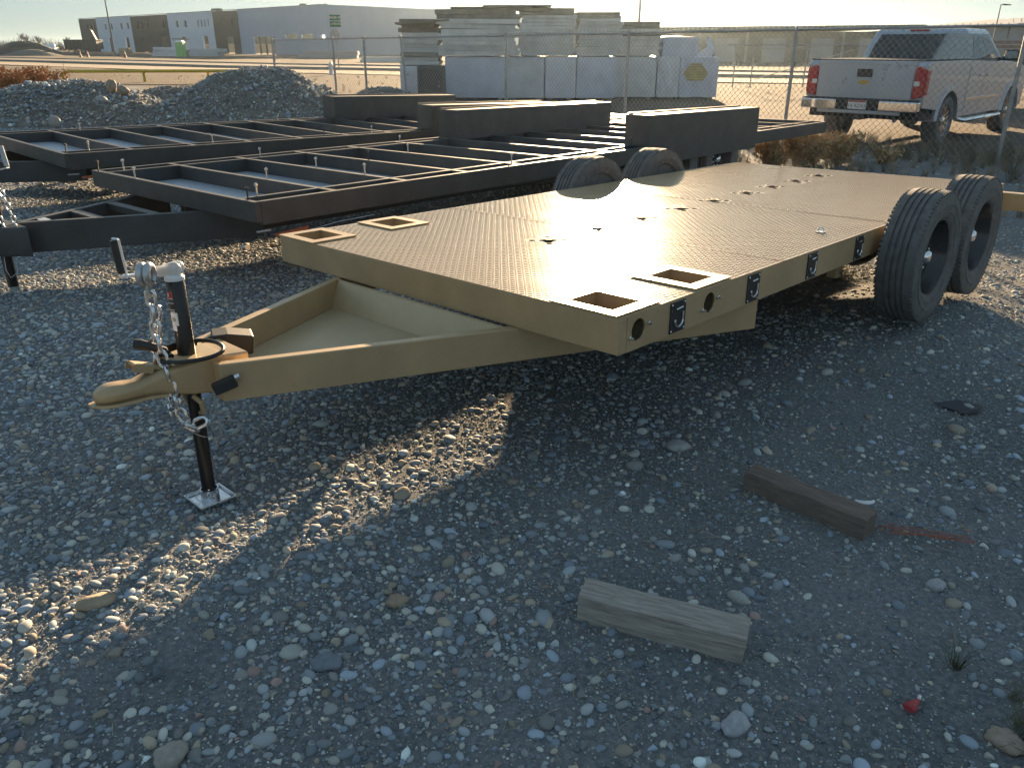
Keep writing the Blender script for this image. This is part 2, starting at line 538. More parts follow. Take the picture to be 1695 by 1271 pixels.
# ------------------------------------------------------------------ ground
def make_ground():
    n = 520
    t = np.linspace(-1, 1, n)
    gx = 1500 * np.sinh(7.0 * t) / np.sinh(7.0)
    gy = 3.5 + 1500 * np.sinh(7.0 * t) / np.sinh(7.0)
    X, Y = np.meshgrid(gx, gy, indexing='ij')
    Z = ground_z(X, Y)
    v = np.stack([X, Y, Z], -1).reshape(-1, 3)
    i = np.arange(n - 1)
    I, J = np.meshgrid(i, i, indexing='ij')
    a = (I * n + J).ravel()
    f = np.stack([a, a + n, a + n + 1, a + 1], -1)
    me = bpy.data.meshes.new('ground')
    me.vertices.add(len(v)); me.vertices.foreach_set('co', v.ravel())
    me.loops.add(f.size); me.loops.foreach_set('vertex_index', f.ravel())
    me.polygons.add(len(f)); me.polygons.foreach_set('loop_start', np.arange(0, f.size, 4))
    me.polygons.foreach_set('loop_total', np.full(len(f), 4))
    me.update(calc_edges=True)
    me.polygons.foreach_set('use_smooth', np.ones(len(f), bool))
    M = bpy.data.materials.new('ground_dirt'); M.use_nodes = True
    t_ = M.node_tree; b = t_.nodes['Principled BSDF']
    b.inputs['Roughness'].default_value = 0.95
    b.inputs['Specular IOR Level'].default_value = 0.15
    g = nd(t_, 'ShaderNodeNewGeometry')
    def noise(scale, det=8, ro=0.6):
        q = nd(t_, 'ShaderNodeTexNoise'); q.inputs['Scale'].default_value = scale; q.inputs['Detail'].default_value = det
        q.inputs['Roughness'].default_value = ro
        t_.links.new(g.outputs['Position'], q.inputs['Vector']); return q
    def ramp(src, stops):
        q = nd(t_, 'ShaderNodeValToRGB')
        while len(q.color_ramp.elements) < len(stops): q.color_ramp.elements.new(0.5)
        for e, (p, c) in zip(q.color_ramp.elements, stops): e.position = p; e.color = (*c, 1)
        t_.links.new(src, q.inputs[0]); return q
    def mix(f, a, c):
        q = nd(t_, 'ShaderNodeMix', data_type='RGBA')
        t_.links.new(f, q.inputs['Factor']); t_.links.new(a, q.inputs['A']); t_.links.new(c, q.inputs['B']); return q.outputs['Result']
    fine = ramp(noise(55, 9).outputs['Fac'], [(0.30, (0.075, 0.083, 0.089)), (0.5, (0.175, 0.185, 0.19)), (0.72, (0.33, 0.335, 0.33))])
    patch = ramp(noise(1.1, 4).outputs['Fac'], [(0.35, (0.09, 0.10, 0.107)), (0.7, (0.25, 0.26, 0.265))])
    yard = nd(t_, 'ShaderNodeMix', data_type='RGBA'); yard.inputs['Factor'].default_value = 0.45
    t_.links.new(fine.outputs[0], yard.inputs['A']); t_.links.new(patch.outputs[0], yard.inputs['B'])
    field = ramp(noise(0.55, 10, 0.75).outputs['Fac'], [(0.30, (0.07, 0.057, 0.045)), (0.5, (0.13, 0.104, 0.08)), (0.7, (0.185, 0.15, 0.113))])
    band = ramp(noise(0.035, 5).outputs['Fac'], [(0.35, (0.082, 0.069, 0.058)), (0.65, (0.155, 0.126, 0.10))])
    far = nd(t_, 'ShaderNodeMix', data_type='RGBA'); far.inputs['Factor'].default_value = 0.5
    t_.links.new(field.outputs[0], far.inputs['A']); t_.links.new(band.outputs[0], far.inputs['B'])
    # yard ends about the fence line x + y = 21
    sp = nd(t_, 'ShaderNodeSeparateXYZ'); t_.links.new(g.outputs['Position'], sp.inputs[0])
    ad = nd(t_, 'ShaderNodeMath', operation='ADD'); t_.links.new(sp.outputs[0], ad.inputs[0]); t_.links.new(sp.outputs[1], ad.inputs[1])
    wob = noise(0.6, 3); m3 = nd(t_, 'ShaderNodeMath', operation='MULTIPLY_ADD'); m3.inputs[1].default_value = 5.0
    t_.links.new(wob.outputs['Fac'], m3.inputs[0]); t_.links.new(ad.outputs[0], m3.inputs[2])
    mr = nd(t_, 'ShaderNodeMapRange'); mr.inputs['From Min'].default_value = 21.2; mr.inputs['From Max'].default_value = 23.2
    t_.links.new(m3.outputs[0], mr.inputs['Value'])
    t_.links.new(mix(mr.outputs[0], yard.outputs['Result'], far.outputs['Result']), b.inputs['Base Color'])
    n3 = noise(90, 6); bp = nd(t_, 'ShaderNodeBump'); bp.inputs['Strength'].default_value = 0.8; bp.inputs['Distance'].default_value = 0.012
    t_.links.new(n3.outputs['Fac'], bp.inputs['Height']); t_.links.new(bp.outputs[0], b.inputs['Normal'])
    o = link('ground', me, M)
    struct(o)
make_ground()

def strip(name, pts, width, z, material):
    mb = MB()
    P = [Vector((x, y, 0)) for x, y in pts]
    L, Rr = [], []
    for i, p in enumerate(P):
        d = (P[min(i + 1, len(P) - 1)] - P[max(i - 1, 0)]).normalized()
        n = Vector((-d.y, d.x, 0)) * width / 2
        L.append(p + n); Rr.append(p - n)
    vs = [(v.x, v.y, z) for v in L] + [(v.x, v.y, z) for v in Rr]
    n = len(P)
    mb.add(vs, [(i, i + n, i + n + 1, i + 1) for i in range(n - 1)])
    # a thin slab: skirt down into the ground
    mb.add([(v[0], v[1], z) for v in vs] + [(v[0], v[1], z - 0.3) for v in vs],
           [(i, i + 1, i + 1 + 2 * n, i + 2 * n) for i in range(n - 1)] + [(n + i, n + i + 1, 3 * n + i + 1, 3 * n + i) for i in range(n - 1)])
    return mb.build(name, material)
ASPH = mat('asphalt', (0.055, 0.057, 0.062), 0.9, 0, var=0.3, scale=0.8, bump=0.2, bscale=40)
KERBM = mat('kerb_concrete', (0.34, 0.32, 0.29), 0.9, 0, var=0.2, scale=2)
TRACKM = mat('dirt_track', (0.27, 0.22, 0.17), 0.95, 0, var=0.3, scale=0.5, bump=0.4, bscale=6)
road_pts = [(-420, 400), (-150, 176), (-74, 113), (-20, 70), (14, 51), (60, 33), (140, 8)]
struct(strip('road', road_pts, 7.5, 0.05, ASPH))
def offs(pts, d):
    out = []
    for i, (x, y) in enumerate(pts):
        a, b = pts[max(i - 1, 0)], pts[min(i + 1, len(pts) - 1)]
        t = Vector((b[0] - a[0], b[1] - a[1])).normalized()
        out.append((x + t.y * d, y - t.x * d))
    return out
struct(strip('kerb', offs(road_pts, 4.1), 0.5, 0.16, KERBM))
struct(strip('kerb', offs(road_pts, -4.1), 0.5, 0.16, KERBM))
struct(strip('dirt_track', offs(road_pts, 9.5), 5.0, 0.04, TRACKM))
# dusty evening air
def haze():
    mb = MB().box((-1520, -1520, -4), (1520, 1520, 12.6))
    M = bpy.data.materials.new('haze_air')
    M.use_nodes = True
    t = M.node_tree
    t.nodes.remove(t.nodes['Principled BSDF'])
    v = nd(t, 'ShaderNodeVolumePrincipled')
    v.inputs['Color'].default_value = (0.70, 0.88, 1.0, 1)
    v.inputs['Density'].default_value = 0.00018
    v.inputs['Anisotropy'].default_value = 0.82
    t.links.new(v.outputs[0], t.nodes['Material Output'].inputs['Volume'])
    o = mb.build('haze', M)
    o['kind'] = 'stuff'
haze()


# ================================================================== buildings far behind
def facade_frame():
    c0, c1 = Vector((-30.81, 145.0, -0.3)), Vector((-112.62, 227.0, -0.3))
    d = (c1 - c0).normalized()
    n = Vector((-d.y, d.x, 0))              # into the building or out of it
    if n.y < 0:
        n = -n                              # +n runs away from the camera
    F = Matrix.Identity(4)
    for i in range(3):
        F[i][0], F[i][1], F[i][2], F[i][3] = d[i], n[i], (0, 0, 1)[i], c0[i]
    return F

def warehouse():
    F = facade_frame()
    t = thing('warehouse', 'long unfinished tilt-up concrete warehouse in white, dark grey and blue-grey panels beyond the road', 'building', (56, 0, 0), F)
    H = 8.05
    panels = [(103.7, 115.8, CONC_D, [(104.7, 107.0, 0.3, 3.5), (106.2, 107.6, 5.3, 6.6), (109.0, 110.4, 5.3, 6.6)]),
              (81.9, 103.7, CONC_W, [(95.8, 97.6, 0.3, 3.45), (84.6, 87.0, 0.3, 3.5), (97.2, 98.4, 5.3, 6.6), (93.4, 94.5, 5.3, 6.6), (87.2, 88.4, 5.35, 6.65), (83.3, 84.5, 5.35, 6.65)]),
              (61.7, 81.9, CONC_D, [(74.3, 77.0, 0.3, 3.5), (64.1, 66.7, 0.3, 3.5), (63.5, 64.3, 5.3, 6.6), (67.5, 68.3, 5.3, 6.6), (72.5, 73.3, 5.3, 6.6), (75.0, 75.8, 5.3, 6.6), (77.5, 78.3, 5.3, 6.6)]),
              (40.6, 61.7, CONC_W, [(53.9, 56.7, 0.3, 3.45), (43.7, 46.2, 0.3, 3.5), (56.5, 57.8, 5.3, 6.6), (52.5, 53.8, 5.3, 6.6), (47.0, 47.6, 5.3, 6.6), (45.5, 46.1, 5.3, 6.6), (44.0, 44.6, 5.3, 6.6), (42.5, 43.1, 5.3, 6.6)]),
              (30.2, 40.6, CONC_D, [(33.0, 36.1, 0.3, 3.4), (36.0, 37.1, 5.3, 6.55), (32.1, 33.0, 5.3, 6.55)]),
              (0.0, 30.2, CONC_B, [(17.5, 25.3, 0.3, 3.3), (9.5, 13.9, 2.95, 3.7), (4.4, 8.4, 2.95, 3.65), (0.8, 2.2, 2.9, 3.5)])]
    for a, b, mt_, holes in panels:
        mb = MB()
        holed(mb, [a + 0.03, b - 0.03], [0, H - (0.0 if mt_ is not CONC_D else 0.12)], holes, 0.0, 0.35, 'uwv')
        o = mb.build('wall_panel', mt_, t, fix=False)
        weld(o)
        for h in holes:                                   # frames stand in the openings
            if h[2] > 4:
                g = MB().box((h[0], 0.20, h[2]), (h[1], 0.24, h[3])).build('window', GLASS, t)
    for a, b in ((17.5, 18.0), (20.7, 21.1), (23.0, 23.4)):
        MB().box((a, 0.12, 0.3), (b, 0.3, 3.3)).build('door_post', DARKM, t)
    # side wall running away from the corner, with parapet stepping down
    mb = MB()
    mb.prism([(0.36, 0), (70, 0), (70, H - 0.3), (0.36, H)], lambda y, z: (0.0, y, z), lambda y, z: (0.35, y, z))
    mb.build('side_wall', CONC_B, t)
    MB().box((115.5, 0.36, 0), (115.8, 70, H)).build('side_wall', CONC_D, t)
    MB().box((0.4, 22.0, 0), (115.4, 22.3, 2.15)).build('inner_partition', TANW, t)
    MB().box((-0.04, -0.06, H + 0.003), (115.8, 0.40, H + 0.10)).build('parapet_cap', GREYM, t)
    MB().box((40, 0.6, H), (42, 2.0, H + 0.5)).build('roof_vent', DARKM, t)
    MB().box((9, 1, H), (9.6, 2, H + 0.45)).build('roof_vent', DARKM, t)
    return t
warehouse()

def dark_long_building():
    t = thing('storage_building', 'long low dark metal building with thin flat roofline behind the stacked panels and truck', 'building', (28, 92, 0))
    MB().box((8, 90, -0.2), (41.5, 112, 2.95)).build('wall', DARKM, t)
    MB().prism([(0, 0), (1, 0), (1, .3), (0, .3)], lambda a, b: (6.5, 89 + a * 24, 2.95 + b), lambda a, b: (42.2, 89 + a * 24, 3.30 + b)).build('roof', DARKM, t)
    for x in np.arange(11, 41, 5.0):
        MB().box((x, 89.93, 0), (x + 2.4, 89.985, 2.3)).build('roller_door', GREYM, t)
    for x in np.arange(9.2, 41, 5.0):
        MB().box((x, 89.95, 0), (x + 0.25, 90.2, 2.95)).build('wall_pilaster', GREYM, t)
dark_long_building()

def right_building():
    t = thing('metal_barn', 'grey metal building with a maroon band, partly hidden behind the silver truck cab', 'building', (50, 80, 0))
    MB().box((43.4, 80, -0.2), (70, 105, 1.42)).build('lower_wall', GREYM, t)
    MB().box((43.3, 79.95, 1.42), (70.1, 105.1, 2.05)).build('band', MAROON, t)
    MB().box((43.4, 80, 2.05), (70, 105, 3.2)).build('upper_wall', GREYM, t)
    MB().prism([(43.0, 3.2), (70.4, 3.2), (57, 4.5)], lambda x, z: (x, 79.6, z), lambda x, z: (x, 105.4, z)).build('roof', GREYM, t)
    for x in np.arange(45.5, 69, 3.2):
        MB().box((x, 79.94, 2.25), (x + 0.12, 79.995, 3.2)).build('wall_rib', DARKM, t)
    MB().box((45.6, 79.90, 0), (48.2, 79.985, 1.3)).build('door', DARKM, t)
right_building()

# ------------------------------------------------------------------ bare trees on the horizon
def bare_tree(x, y, h, seed, label):
    rg = random.Random(seed)
    t = thing('bare_tree', label, 'tree', (x, y, 0), group='bare trees on the horizon')
    tr, tw = MB(), MB()
    def grow(p, d, L, r, lev):
        q = p + d * L
        (tr if lev < 2 else tw).tube([p, p + d * L * 0.5 + Vector((rg.uniform(-1, 1), rg.uniform(-1, 1), 0)) * L * 0.05, q], [r, r * 0.8, r * 0.6], 4 if lev else 6, cap=False)
        if lev >= 4:
            return
        for _ in range(4 if lev < 3 else 5):
            a = Vector((rg.uniform(-1, 1), rg.uniform(-1, 1), rg.uniform(0.1, 1.0))).normalized()
            nd_ = (d * 0.75 + a * 0.75).normalized()
            grow(p + d * L * rg.uniform(0.45, 1), nd_, L * rg.uniform(0.5, 0.75), r * 0.55, lev + 1)
    grow(Vector((x, y, -0.2)), Vector((rg.uniform(-.1, .1), 0, 1)).normalized(), h * 0.36, h * 0.025, 0)
    tr.build('trunk', BARK, t, fix=False)
    tw.build('crown', TWIG, t, fix=False)
TL = [(-120.5, 215, 7.2, 'tallest bare spreading tree above the dark soil mound, left edge'),
      (-127, 232, 5.5, 'small bare tree at the far left edge of the horizon'),
      (-114, 222, 5.2, 'bare tree just right of the tallest one behind the soil mound'),
      (-118, 245, 6.2, 'bare tree with rounded crown directly behind the far white pickup'),
      (-109, 238, 5.4, 'bare bushy tree between the far white pickup and the dark trailer'),
      (-104, 236, 4.6, 'bare low tree right beside the warehouse end wall')]
for k, (x, y, h, l) in enumerate(TL):
    bare_tree(x, y, h, 40 + k, l)
def treeline():
    mb = MB()
    rg = random.Random(3)
    for i in range(900):
        x = rg.uniform(-230, -95)
        y = 262 + rg.uniform(-6, 6) + (x + 160) * 0.1
        h = 1.4 + 1.8 * rg.random() * (0.5 + vnoise(np.array([x * 0.11]), np.array([2.0]))[0])
        for _ in range(3):
            a = rg.uniform(-.5, .5)
            mb.tube([(x, y, -0.2), (x + a * h, y + rg.uniform(-.3, .3), h)], [0.12, 0.03], 3, cap=False)
    o = mb.build('treeline', TWIG, fix=False)
    o['kind'] = 'stuff'
treeline()

# ------------------------------------------------------------------ soil mound, far site clutter
def mound(name, label, cx, cy, rx, ry, h, seed, material, n=60, rough=0.16, stones=None, rot=0.0, fsc=1.0):
    t = thing(name, label, 'mound', (cx, cy, 0))
    g = np.linspace(-1.15, 1.15, n)
    U, V = np.meshgrid(g, g, indexing='ij')
    rad = np.sqrt(U ** 2 + V ** 2)
    ang = np.arctan2(V, U)
    rad = rad * (1 + 0.22 * (fbm(np.cos(ang) * 1.2 + seed, np.sin(ang) * 1.2 + 3, 3)))
    z = h * np.clip(1 - rad, -0.2, 1) ** 1.0
    z = np.where(rad < 0.35, h * (0.65 + 0.13 * (1 - (rad / 0.35) ** 2) + 0.0), z)
    z = z + h * rough * fbm(U * 3.2 * fsc + seed, V * 3.2 * fsc, 5) * np.clip(1.15 - rad, 0, 1)
    z = z + 0.09 * h ** 0.5 * fbm(U * 14 * fsc + seed, V * 14 * fsc, 4) * (np.clip(1.15 - rad, 0, .4) / .4)
    c, s = math.cos(rot), math.sin(rot)
    X = cx + (U * rx * c - V * ry * s)
    Y = cy + (U * rx * s + V * ry * c)
    v = np.stack([X, Y, z - 0.08], -1).reshape(-1, 3)
    i = np.arange(n - 1)
    I, J = np.meshgrid(i, i, indexing='ij')
    a = (I * n + J).ravel()
    f = np.stack([a, a + n, a + n + 1, a + 1], -1)
    me = bpy.data.meshes.new('bank')
    me.from_pydata(v.tolist(), [], f.tolist())
    me.polygons.foreach_set('use_smooth', np.ones(len(f), bool))
    link('bank', me, material, t)
    return t, v.reshape(n, n, 3)

mound('soil_mound', 'dark soil mound with flat top at the far left beside a white pickup', -79.5, 141, 6.5, 5, 2.9, 5, DKSOIL)
mound('soil_mound', 'low grey soil mound spilling in front of the dark mound', -76.5, 137, 5.0, 4, 1.3, 9, GREYROCK)

def portable_toilet():
    x, y = -48.0, 125.0
    t = thing('portable_toilet', 'green portable toilet in front of the warehouse', 'portable toilet', (x, y, 0))
    MB().box((x - .55, y - .55, 0), (x + .55, y + .55, 1.95)).build('cabin', GREENP, t, 0.04)
    MB().box((x - .42, y - .58, .12), (x + .42, y - .55, 1.85)).build('door', GREENP, t, 0.01)
    MB().loft([[(x - .6, y - .6, 1.95), (x + .6, y - .6, 1.95), (x + .6, y + .6, 1.95), (x - .6, y + .6, 1.95)],
               [(x - .4, y - .4, 2.2), (x + .4, y - .4, 2.2), (x + .4, y + .4, 2.2), (x - .4, y + .4, 2.2)]], smooth=False).build('roof', WHITE, t)
portable_toilet()

def cone(x, y, label):
    t = thing('traffic_cone', label, 'traffic cone', (x, y, 0), group='traffic cones by the far road')
    MB().box((x - .2, y - .2, 0), (x + .2, y + .2, .05)).build('base', ORANGE, t)
    M_ = Matrix.Translation((x, y, 0.05)) @ Matrix.Rotation(-math.pi / 2, 4, 'Y')
    MB().lathe([(0, .17), (.45, .09), (.85, .03), (.86, 0.001)], 12, M_).build('cone', ORANGE, t)
    MB().lathe([(.45, .094), (.6, .066)], 12, M_).build('stripe', WHITE, t)
cone(-60.2, 120, 'orange traffic cone, left one of the close pair by the far road')
cone(-59.3, 120.3, 'orange traffic cone, right one of the close pair by the far road')
cone(-52.6, 117, 'orange traffic cone standing alone right of the pair')

def dark_trailer():
    t = thing('dump_trailer', 'dark open-top dump trailer parked before the warehouse left corner', 'trailer', (-75, 150, 0))
    MB().box((-77.2, 149, .9), (-71.6, 151.4, 2.3)).build('box', DARKM, t)
    MB().box((-77.3, 148.95, 2.3), (-71.5, 151.45, 2.42)).build('top_rail', DARKM, t)
    for x in (-75.2, -74.0):
        MB().lathe([(-.15, .2), (-.15, .45), (.15, .45), (.15, .2)], 16, Matrix.Translation((x, 148.8, .45)) @ Matrix.Rotation(math.pi / 2, 4, 'Z')).build('wheel', RUBBER, t)
    MB().prism([(-72.9, 2.4), (-72.0, 2.4), (-72.6, 3.9), (-72.9, 4.1)], lambda x, z: (x, 150, z), lambda x, z: (x, 150.6, z)).build('raised_arm', DARKM, t)
    for x in np.arange(-76.6, -71.8, .8):
        MB().box((x, 148.9, .95), (x + .1, 148.99, 2.3)).build('side_rib', BLACK, t)
dark_trailer()

def pallet_pile(name, label, x, y, wd, dp, h, mt_, n):
    t = thing(name, label, 'material pile', (x, y, 0))
    rg = random.Random(int(abs(x) * 10))
    for k in range(n):
        a = rg.uniform(-.15, .15)
        hh = h / n
        M_ = Matrix.Translation((x + rg.uniform(-.1, .1), y, k * hh)) @ Matrix.Rotation(a, 4, 'Z')
        MB().box((-wd / 2 * rg.uniform(.8, 1), -dp / 2, 0.01), (wd / 2 * rg.uniform(.8, 1), dp / 2, hh - 0.01), M_).build('bundle', mt_, t)
pallet_pile('material_pile', 'low pile of pale wrapped material before the dark warehouse panel', -52.2, 131, 4.5, 2, 1.3, WRAP, 3)
pallet_pile('material_pile', 'low tan crate pile next to the far light pole', -59.6, 133, 1.7, 1.4, 1.2, TANW, 3)
pallet_pile('material_pile', 'pale blue-grey tarped pile right of the tan pile', -46.5, 132, 5.0, 2.4, 1.1, GALV, 2)
pallet_pile('material_pile', 'long low grey block pile before the blue-grey warehouse wall', -23.6, 112, 8.5, 2.0, .9, GREYM, 2)
pallet_pile('material_pile', 'white flat pipes pile beyond the fence by the warehouse corner', -12.6, 88, 6.5, 1.5, .5, WHITE, 2)

def lift():
    x, y = -52.5, 137
    t = thing('scissor_lift', 'pale grey site lift machine standing against the warehouse wall', 'lift', (x, y, 0))
    MB().box((x - 1.2, y - .6, .35), (x + 1.2, y + .6, .9)).build('chassis', GREYM, t)
    MB().box((x - .9, y - .5, .9), (x + 1.1, y + .5, 2.4)).build('cab', WRAP, t, .05)
    MB().box((x - .7, y - .52, 1.5), (x + .3, y - .5, 2.25)).build('window', GLASS, t)
    MB().box((x - 1.3, y - .7, 2.4), (x + 1.4, y + .7, 2.55)).build('roof', GREYM, t)
    for dx in (-.8, .8):
        MB().lathe([(-.12, .1), (-.12, .35), (.12, .35), (.12, .1)], 14, Matrix.Translation((x + dx, y - .65, .35)) @ Matrix.Rotation(math.pi / 2, 4, 'Z')).build('wheel', RUBBER, t)
lift()

# ------------------------------------------------------------------ poles and signs
def light_pole(x, y, h, label, arm=None, r=0.09):
    t = thing('light_pole', label, 'light pole', (x, y, 0))
    MB().tube([(x, y, -.2), (x, y, h)], [r, r * .65], 8).build('pole', POLEM, t)
    MB().tube([(x, y, -.2), (x, y, .4)], [r * 2.6] * 2, 10).build('base', KERBM, t)
    if arm:
        MB().tube([(x, y, h), (x + arm * .4, y, h + .06), (x + arm, y, h + .05)], r * .6, 8).build('arm', POLEM, t)
        MB().box((x + arm * .55, y - .13, h - .02), (x + arm * 1.5, y + .13, h + .07)).build('lamp_head', POLEM, t, .02)
light_pole(-60.0, 130, 11, 'tall thin dark light pole before the white warehouse panel', None, .12)
light_pole(8.68, 60, 8.5, 'dark light pole rising from behind the stacked panels', None, .09)
light_pole(41.55, 75, 4.8, 'slim light pole with a short arm lamp behind the silver truck cab', .55, .07)
def flagpole():
    t = thing('stub_pole', 'short dark pointed pole just left of the light pole behind the panel stack', 'pole', (6.4, 58, 0))
    MB().tube([(6.2, 58, 0), (6.2, 58, 3.1)], [.06] * 2, 8).build('shaft', POLEM, t)
    MB().tube([(6.2, 58, 2.7), (6.2, 58, 3.05), (6.2, 58, 3.55)], [.1, .16, .02], 8).build('cap', POLEM, t)
flagpole()

def street_sign():
    x, y = -11.75, 58.0
    t = thing('street_sign', 'two green street name plates on a post carrying a stop sign seen from behind', 'street sign', (x, y, 0))
    MB().tube([(x, y, -.2), (x, y, 3.5)], .04, 8).build('post', SIGNB, t)
    for k, (z, s, ry) in enumerate(((3.27, 'MAZE ST', 0.0), (2.88, '11TH N', 0.0))):
        p = MB().box((x - .36, y - .055, z - .17), (x + .36, y - .045, z + .17)).build('name_plate', SIGNG, t)
        me = text_mesh(s, .19)
        o = link('lettering', me, WHITE, p)
        o['kind'] = 'stuff'
        o.matrix_basis = Matrix.Translation((x, y - .058, z)) @ Matrix.Rotation(math.pi / 2, 4, 'X')
    pts = [(.38 * math.cos(R(22.5 + 45 * i)), .38 * math.sin(R(22.5 + 45 * i))) for i in range(8)]
    MB().prism(pts, lambda a, b: (x - .08 + a, y + .05, 2.2 + b), lambda a, b: (x - .08 + a, y + .06, 2.2 + b)).build('stop_sign_back', SIGNB, t)
street_sign()

def pipe_barrier():
    t = thing('pipe_barrier', 'yellow pipe barrier rail running behind the gravel mounds', 'barrier', (-17, 40, 0))
    P = [(-21.05, 40, -.2), (-21.05, 40, .36), (-20.9, 40, .44), (-20.7, 40, .46), (-12.5, 39.6, .50)]
    MB().tube(P, .07, 8).build('rail', YELLOW, t)
    for x in (-17.2, -14.2):
        MB().tube([(x, 39.85, -.2), (x, 39.85, .44)], .065, 8).build('post', YELLOW, t)
pipe_barrier()

def hydrant(x, y, label):
    t = thing('fire_hydrant', label, 'hydrant', (x, y, 0))
    M_ = Matrix.Translation((x, y, 0)) @ Matrix.Rotation(-math.pi / 2, 4, 'Y')
    MB().lathe([(0, .16), (.06, .16), (.07, .11), (.5, .11), (.52, .15), (.56, .15), (.6, .11), (.72, .05), (.73, .001)], 14, M_).build('barrel', WHITE, t)
    MB().tube([(x - .18, y, .42), (x + .18, y, .42)], .06, 8).build('nozzle', WHITE, t)
hydrant(-10.6, 50, 'small white hydrant seen through the fence left of the panel stack')

# ------------------------------------------------------------------ gravel mounds nearer the camera
m1, P1 = mound('gravel_mound', 'left grey gravel mound with a few boulders near its right shoulder', -10.3, 19.6, 3.3, 2.6, 1.18, 2, GREYROCK, 110, .2, fsc=1.6)
m2, P2 = mound('gravel_mound', 'largest grey gravel mound, right of the boulders and left of the fence', -6.25, 21.0, 3.0, 2.7, 1.48, 6, GREYROCK, 110, .2, fsc=1.6)
m3, P3 = mound('gravel_mound', 'small far gravel mound beside the fence and the black fender box', -3.7, 24.4, 1.7, 1.3, .72, 13, GREYROCK, 70, .2, fsc=1.6)
m4, P4 = mound('gravel_mound', 'low back gravel mound showing between the two big mounds', -8.9, 22.6, 2.4, 1.6, .85, 21, GREYROCK, 70, .2, fsc=1.6)

# ================================================================== pebbles, scattered by geometry nodes
def pebble_protos(n, seed, flat=0.66):
    coll = bpy.data.collections.new('pebbles')
    rg = np.random.default_rng(seed)
    for k in range(n):
        bm = bmesh.new()
        bmesh.ops.create_icosphere(bm, subdivisions=2, radius=0.5)
        ph = rg.random(3) * 50
        sx = 1.0
        sy = rg.uniform(.58, .92)
        sz = rg.uniform(.36, .60) * flat / .66
        ang = rg.uniform(0.02, 0.16)
        pl = [Vector(q / np.linalg.norm(q)) for q in rg.normal(size=(4, 3))]
        for v in bm.verts:
            d = v.co.normalized()
            f = 1 + ang * (vnoise(np.array([d.x * 1.6 + ph[0] + d.z]), np.array([d.y * 1.6 + ph[1] - d.z]))[0] - .5) * 2
            for q in pl:                                    # soft facets
                t = d.dot(q)
                if t > .78:
                    f *= 1 - (t - .78) * ang * 3.2
            v.co = Vector((d.x * sx, d.y * sy, d.z * sz)) * .5 * f
        if k >= n * 0.6:                                    # broken stones: cut flat
            for q in rg.normal(size=(7, 3)):
                q = Vector(q / np.linalg.norm(q))
                lim = rg.uniform(.16, .30)
                for v in bm.verts:
                    t = v.co.dot(q)
                    if t > lim:
                        v.co -= q * (t - lim)
        me = bpy.data.meshes.new('pebble')
        bm.to_mesh(me)
        bm.free()
        me.polygons.foreach_set('use_smooth', np.ones(len(me.polygons), bool))
        if k >= n * 0.6:
            me.set_sharp_from_angle(angle=R(24))
        me.materials.append(STONE)
        o = bpy.data.objects.new('pebble', me)
        coll.objects.link(o)
    return coll
PEB = pebble_protos(14, 5)

def scatter(name, pos, rot, scl, idx, coll, parent=None, label=None):
    me = bpy.data.meshes.new(name)
    n = len(pos)
    me.vertices.add(n)
    me.vertices.foreach_set('co', np.asarray(pos, np.float32).ravel())
    for nm, typ, dat, key in (('rot', 'FLOAT_VECTOR', rot, 'vector'), ('scl', 'FLOAT_VECTOR', scl, 'vector'), ('idx', 'INT', idx, 'value')):
        at = me.attributes.new(nm, typ, 'POINT')
        at.data.foreach_set(key, np.asarray(dat, np.int32 if typ == 'INT' else np.float32).ravel())
    o = link(name, me, None, parent)
    g = bpy.data.node_groups.new(name, 'GeometryNodeTree')
    g.interface.new_socket('Geometry', in_out='INPUT', socket_type='NodeSocketGeometry')
    g.interface.new_socket('Geometry', in_out='OUTPUT', socket_type='NodeSocketGeometry')
    gi, go = g.nodes.new('NodeGroupInput'), g.nodes.new('NodeGroupOutput')
    ci = g.nodes.new('GeometryNodeCollectionInfo')
    ci.inputs['Collection'].default_value = coll
    ci.inputs['Separate Children'].default_value = True
    ci.inputs['Reset Children'].default_value = True
    ip = g.nodes.new('GeometryNodeInstanceOnPoints')
    ip.inputs['Pick Instance'].default_value = True
    def attr(nm, typ):
        q = g.nodes.new('GeometryNodeInputNamedAttribute'); q.data_type = typ
        q.inputs['Name'].default_value = nm
        return q.outputs[0]
    er = g.nodes.new('FunctionNodeEulerToRotation')
    g.links.new(attr('rot', 'FLOAT_VECTOR'), er.inputs[0])
    g.links.new(gi.outputs[0], ip.inputs['Points'])
    g.links.new(ci.outputs[0], ip.inputs['Instance'])
    g.links.new(attr('idx', 'INT'), ip.inputs['Instance Index'])
    g.links.new(er.outputs[0], ip.inputs['Rotation'])
    g.links.new(attr('scl', 'FLOAT_VECTOR'), ip.inputs['Scale'])
    g.links.new(ip.outputs[0], go.inputs[0])
    md = o.modifiers.new('scatter', 'NODES')
    md.node_group = g
    o['kind'] = 'stuff'
    return o

def jitter_grid(x0, x1, y0, y1, density):
    s = 1 / math.sqrt(density)
    gx, gy = np.arange(x0, x1, s), np.arange(y0, y1, s)
    X, Y = np.meshgrid(gx, gy)
    X = X + rng.uniform(-.55, .55, X.shape) * s
    Y = Y + rng.uniform(-.55, .55, Y.shape) * s
    return X.ravel(), Y.ravel()

def in_view(X, Y):
    return (np.abs(X) < 0.70 * Y + 1.3) & (X + Y < 20.5)

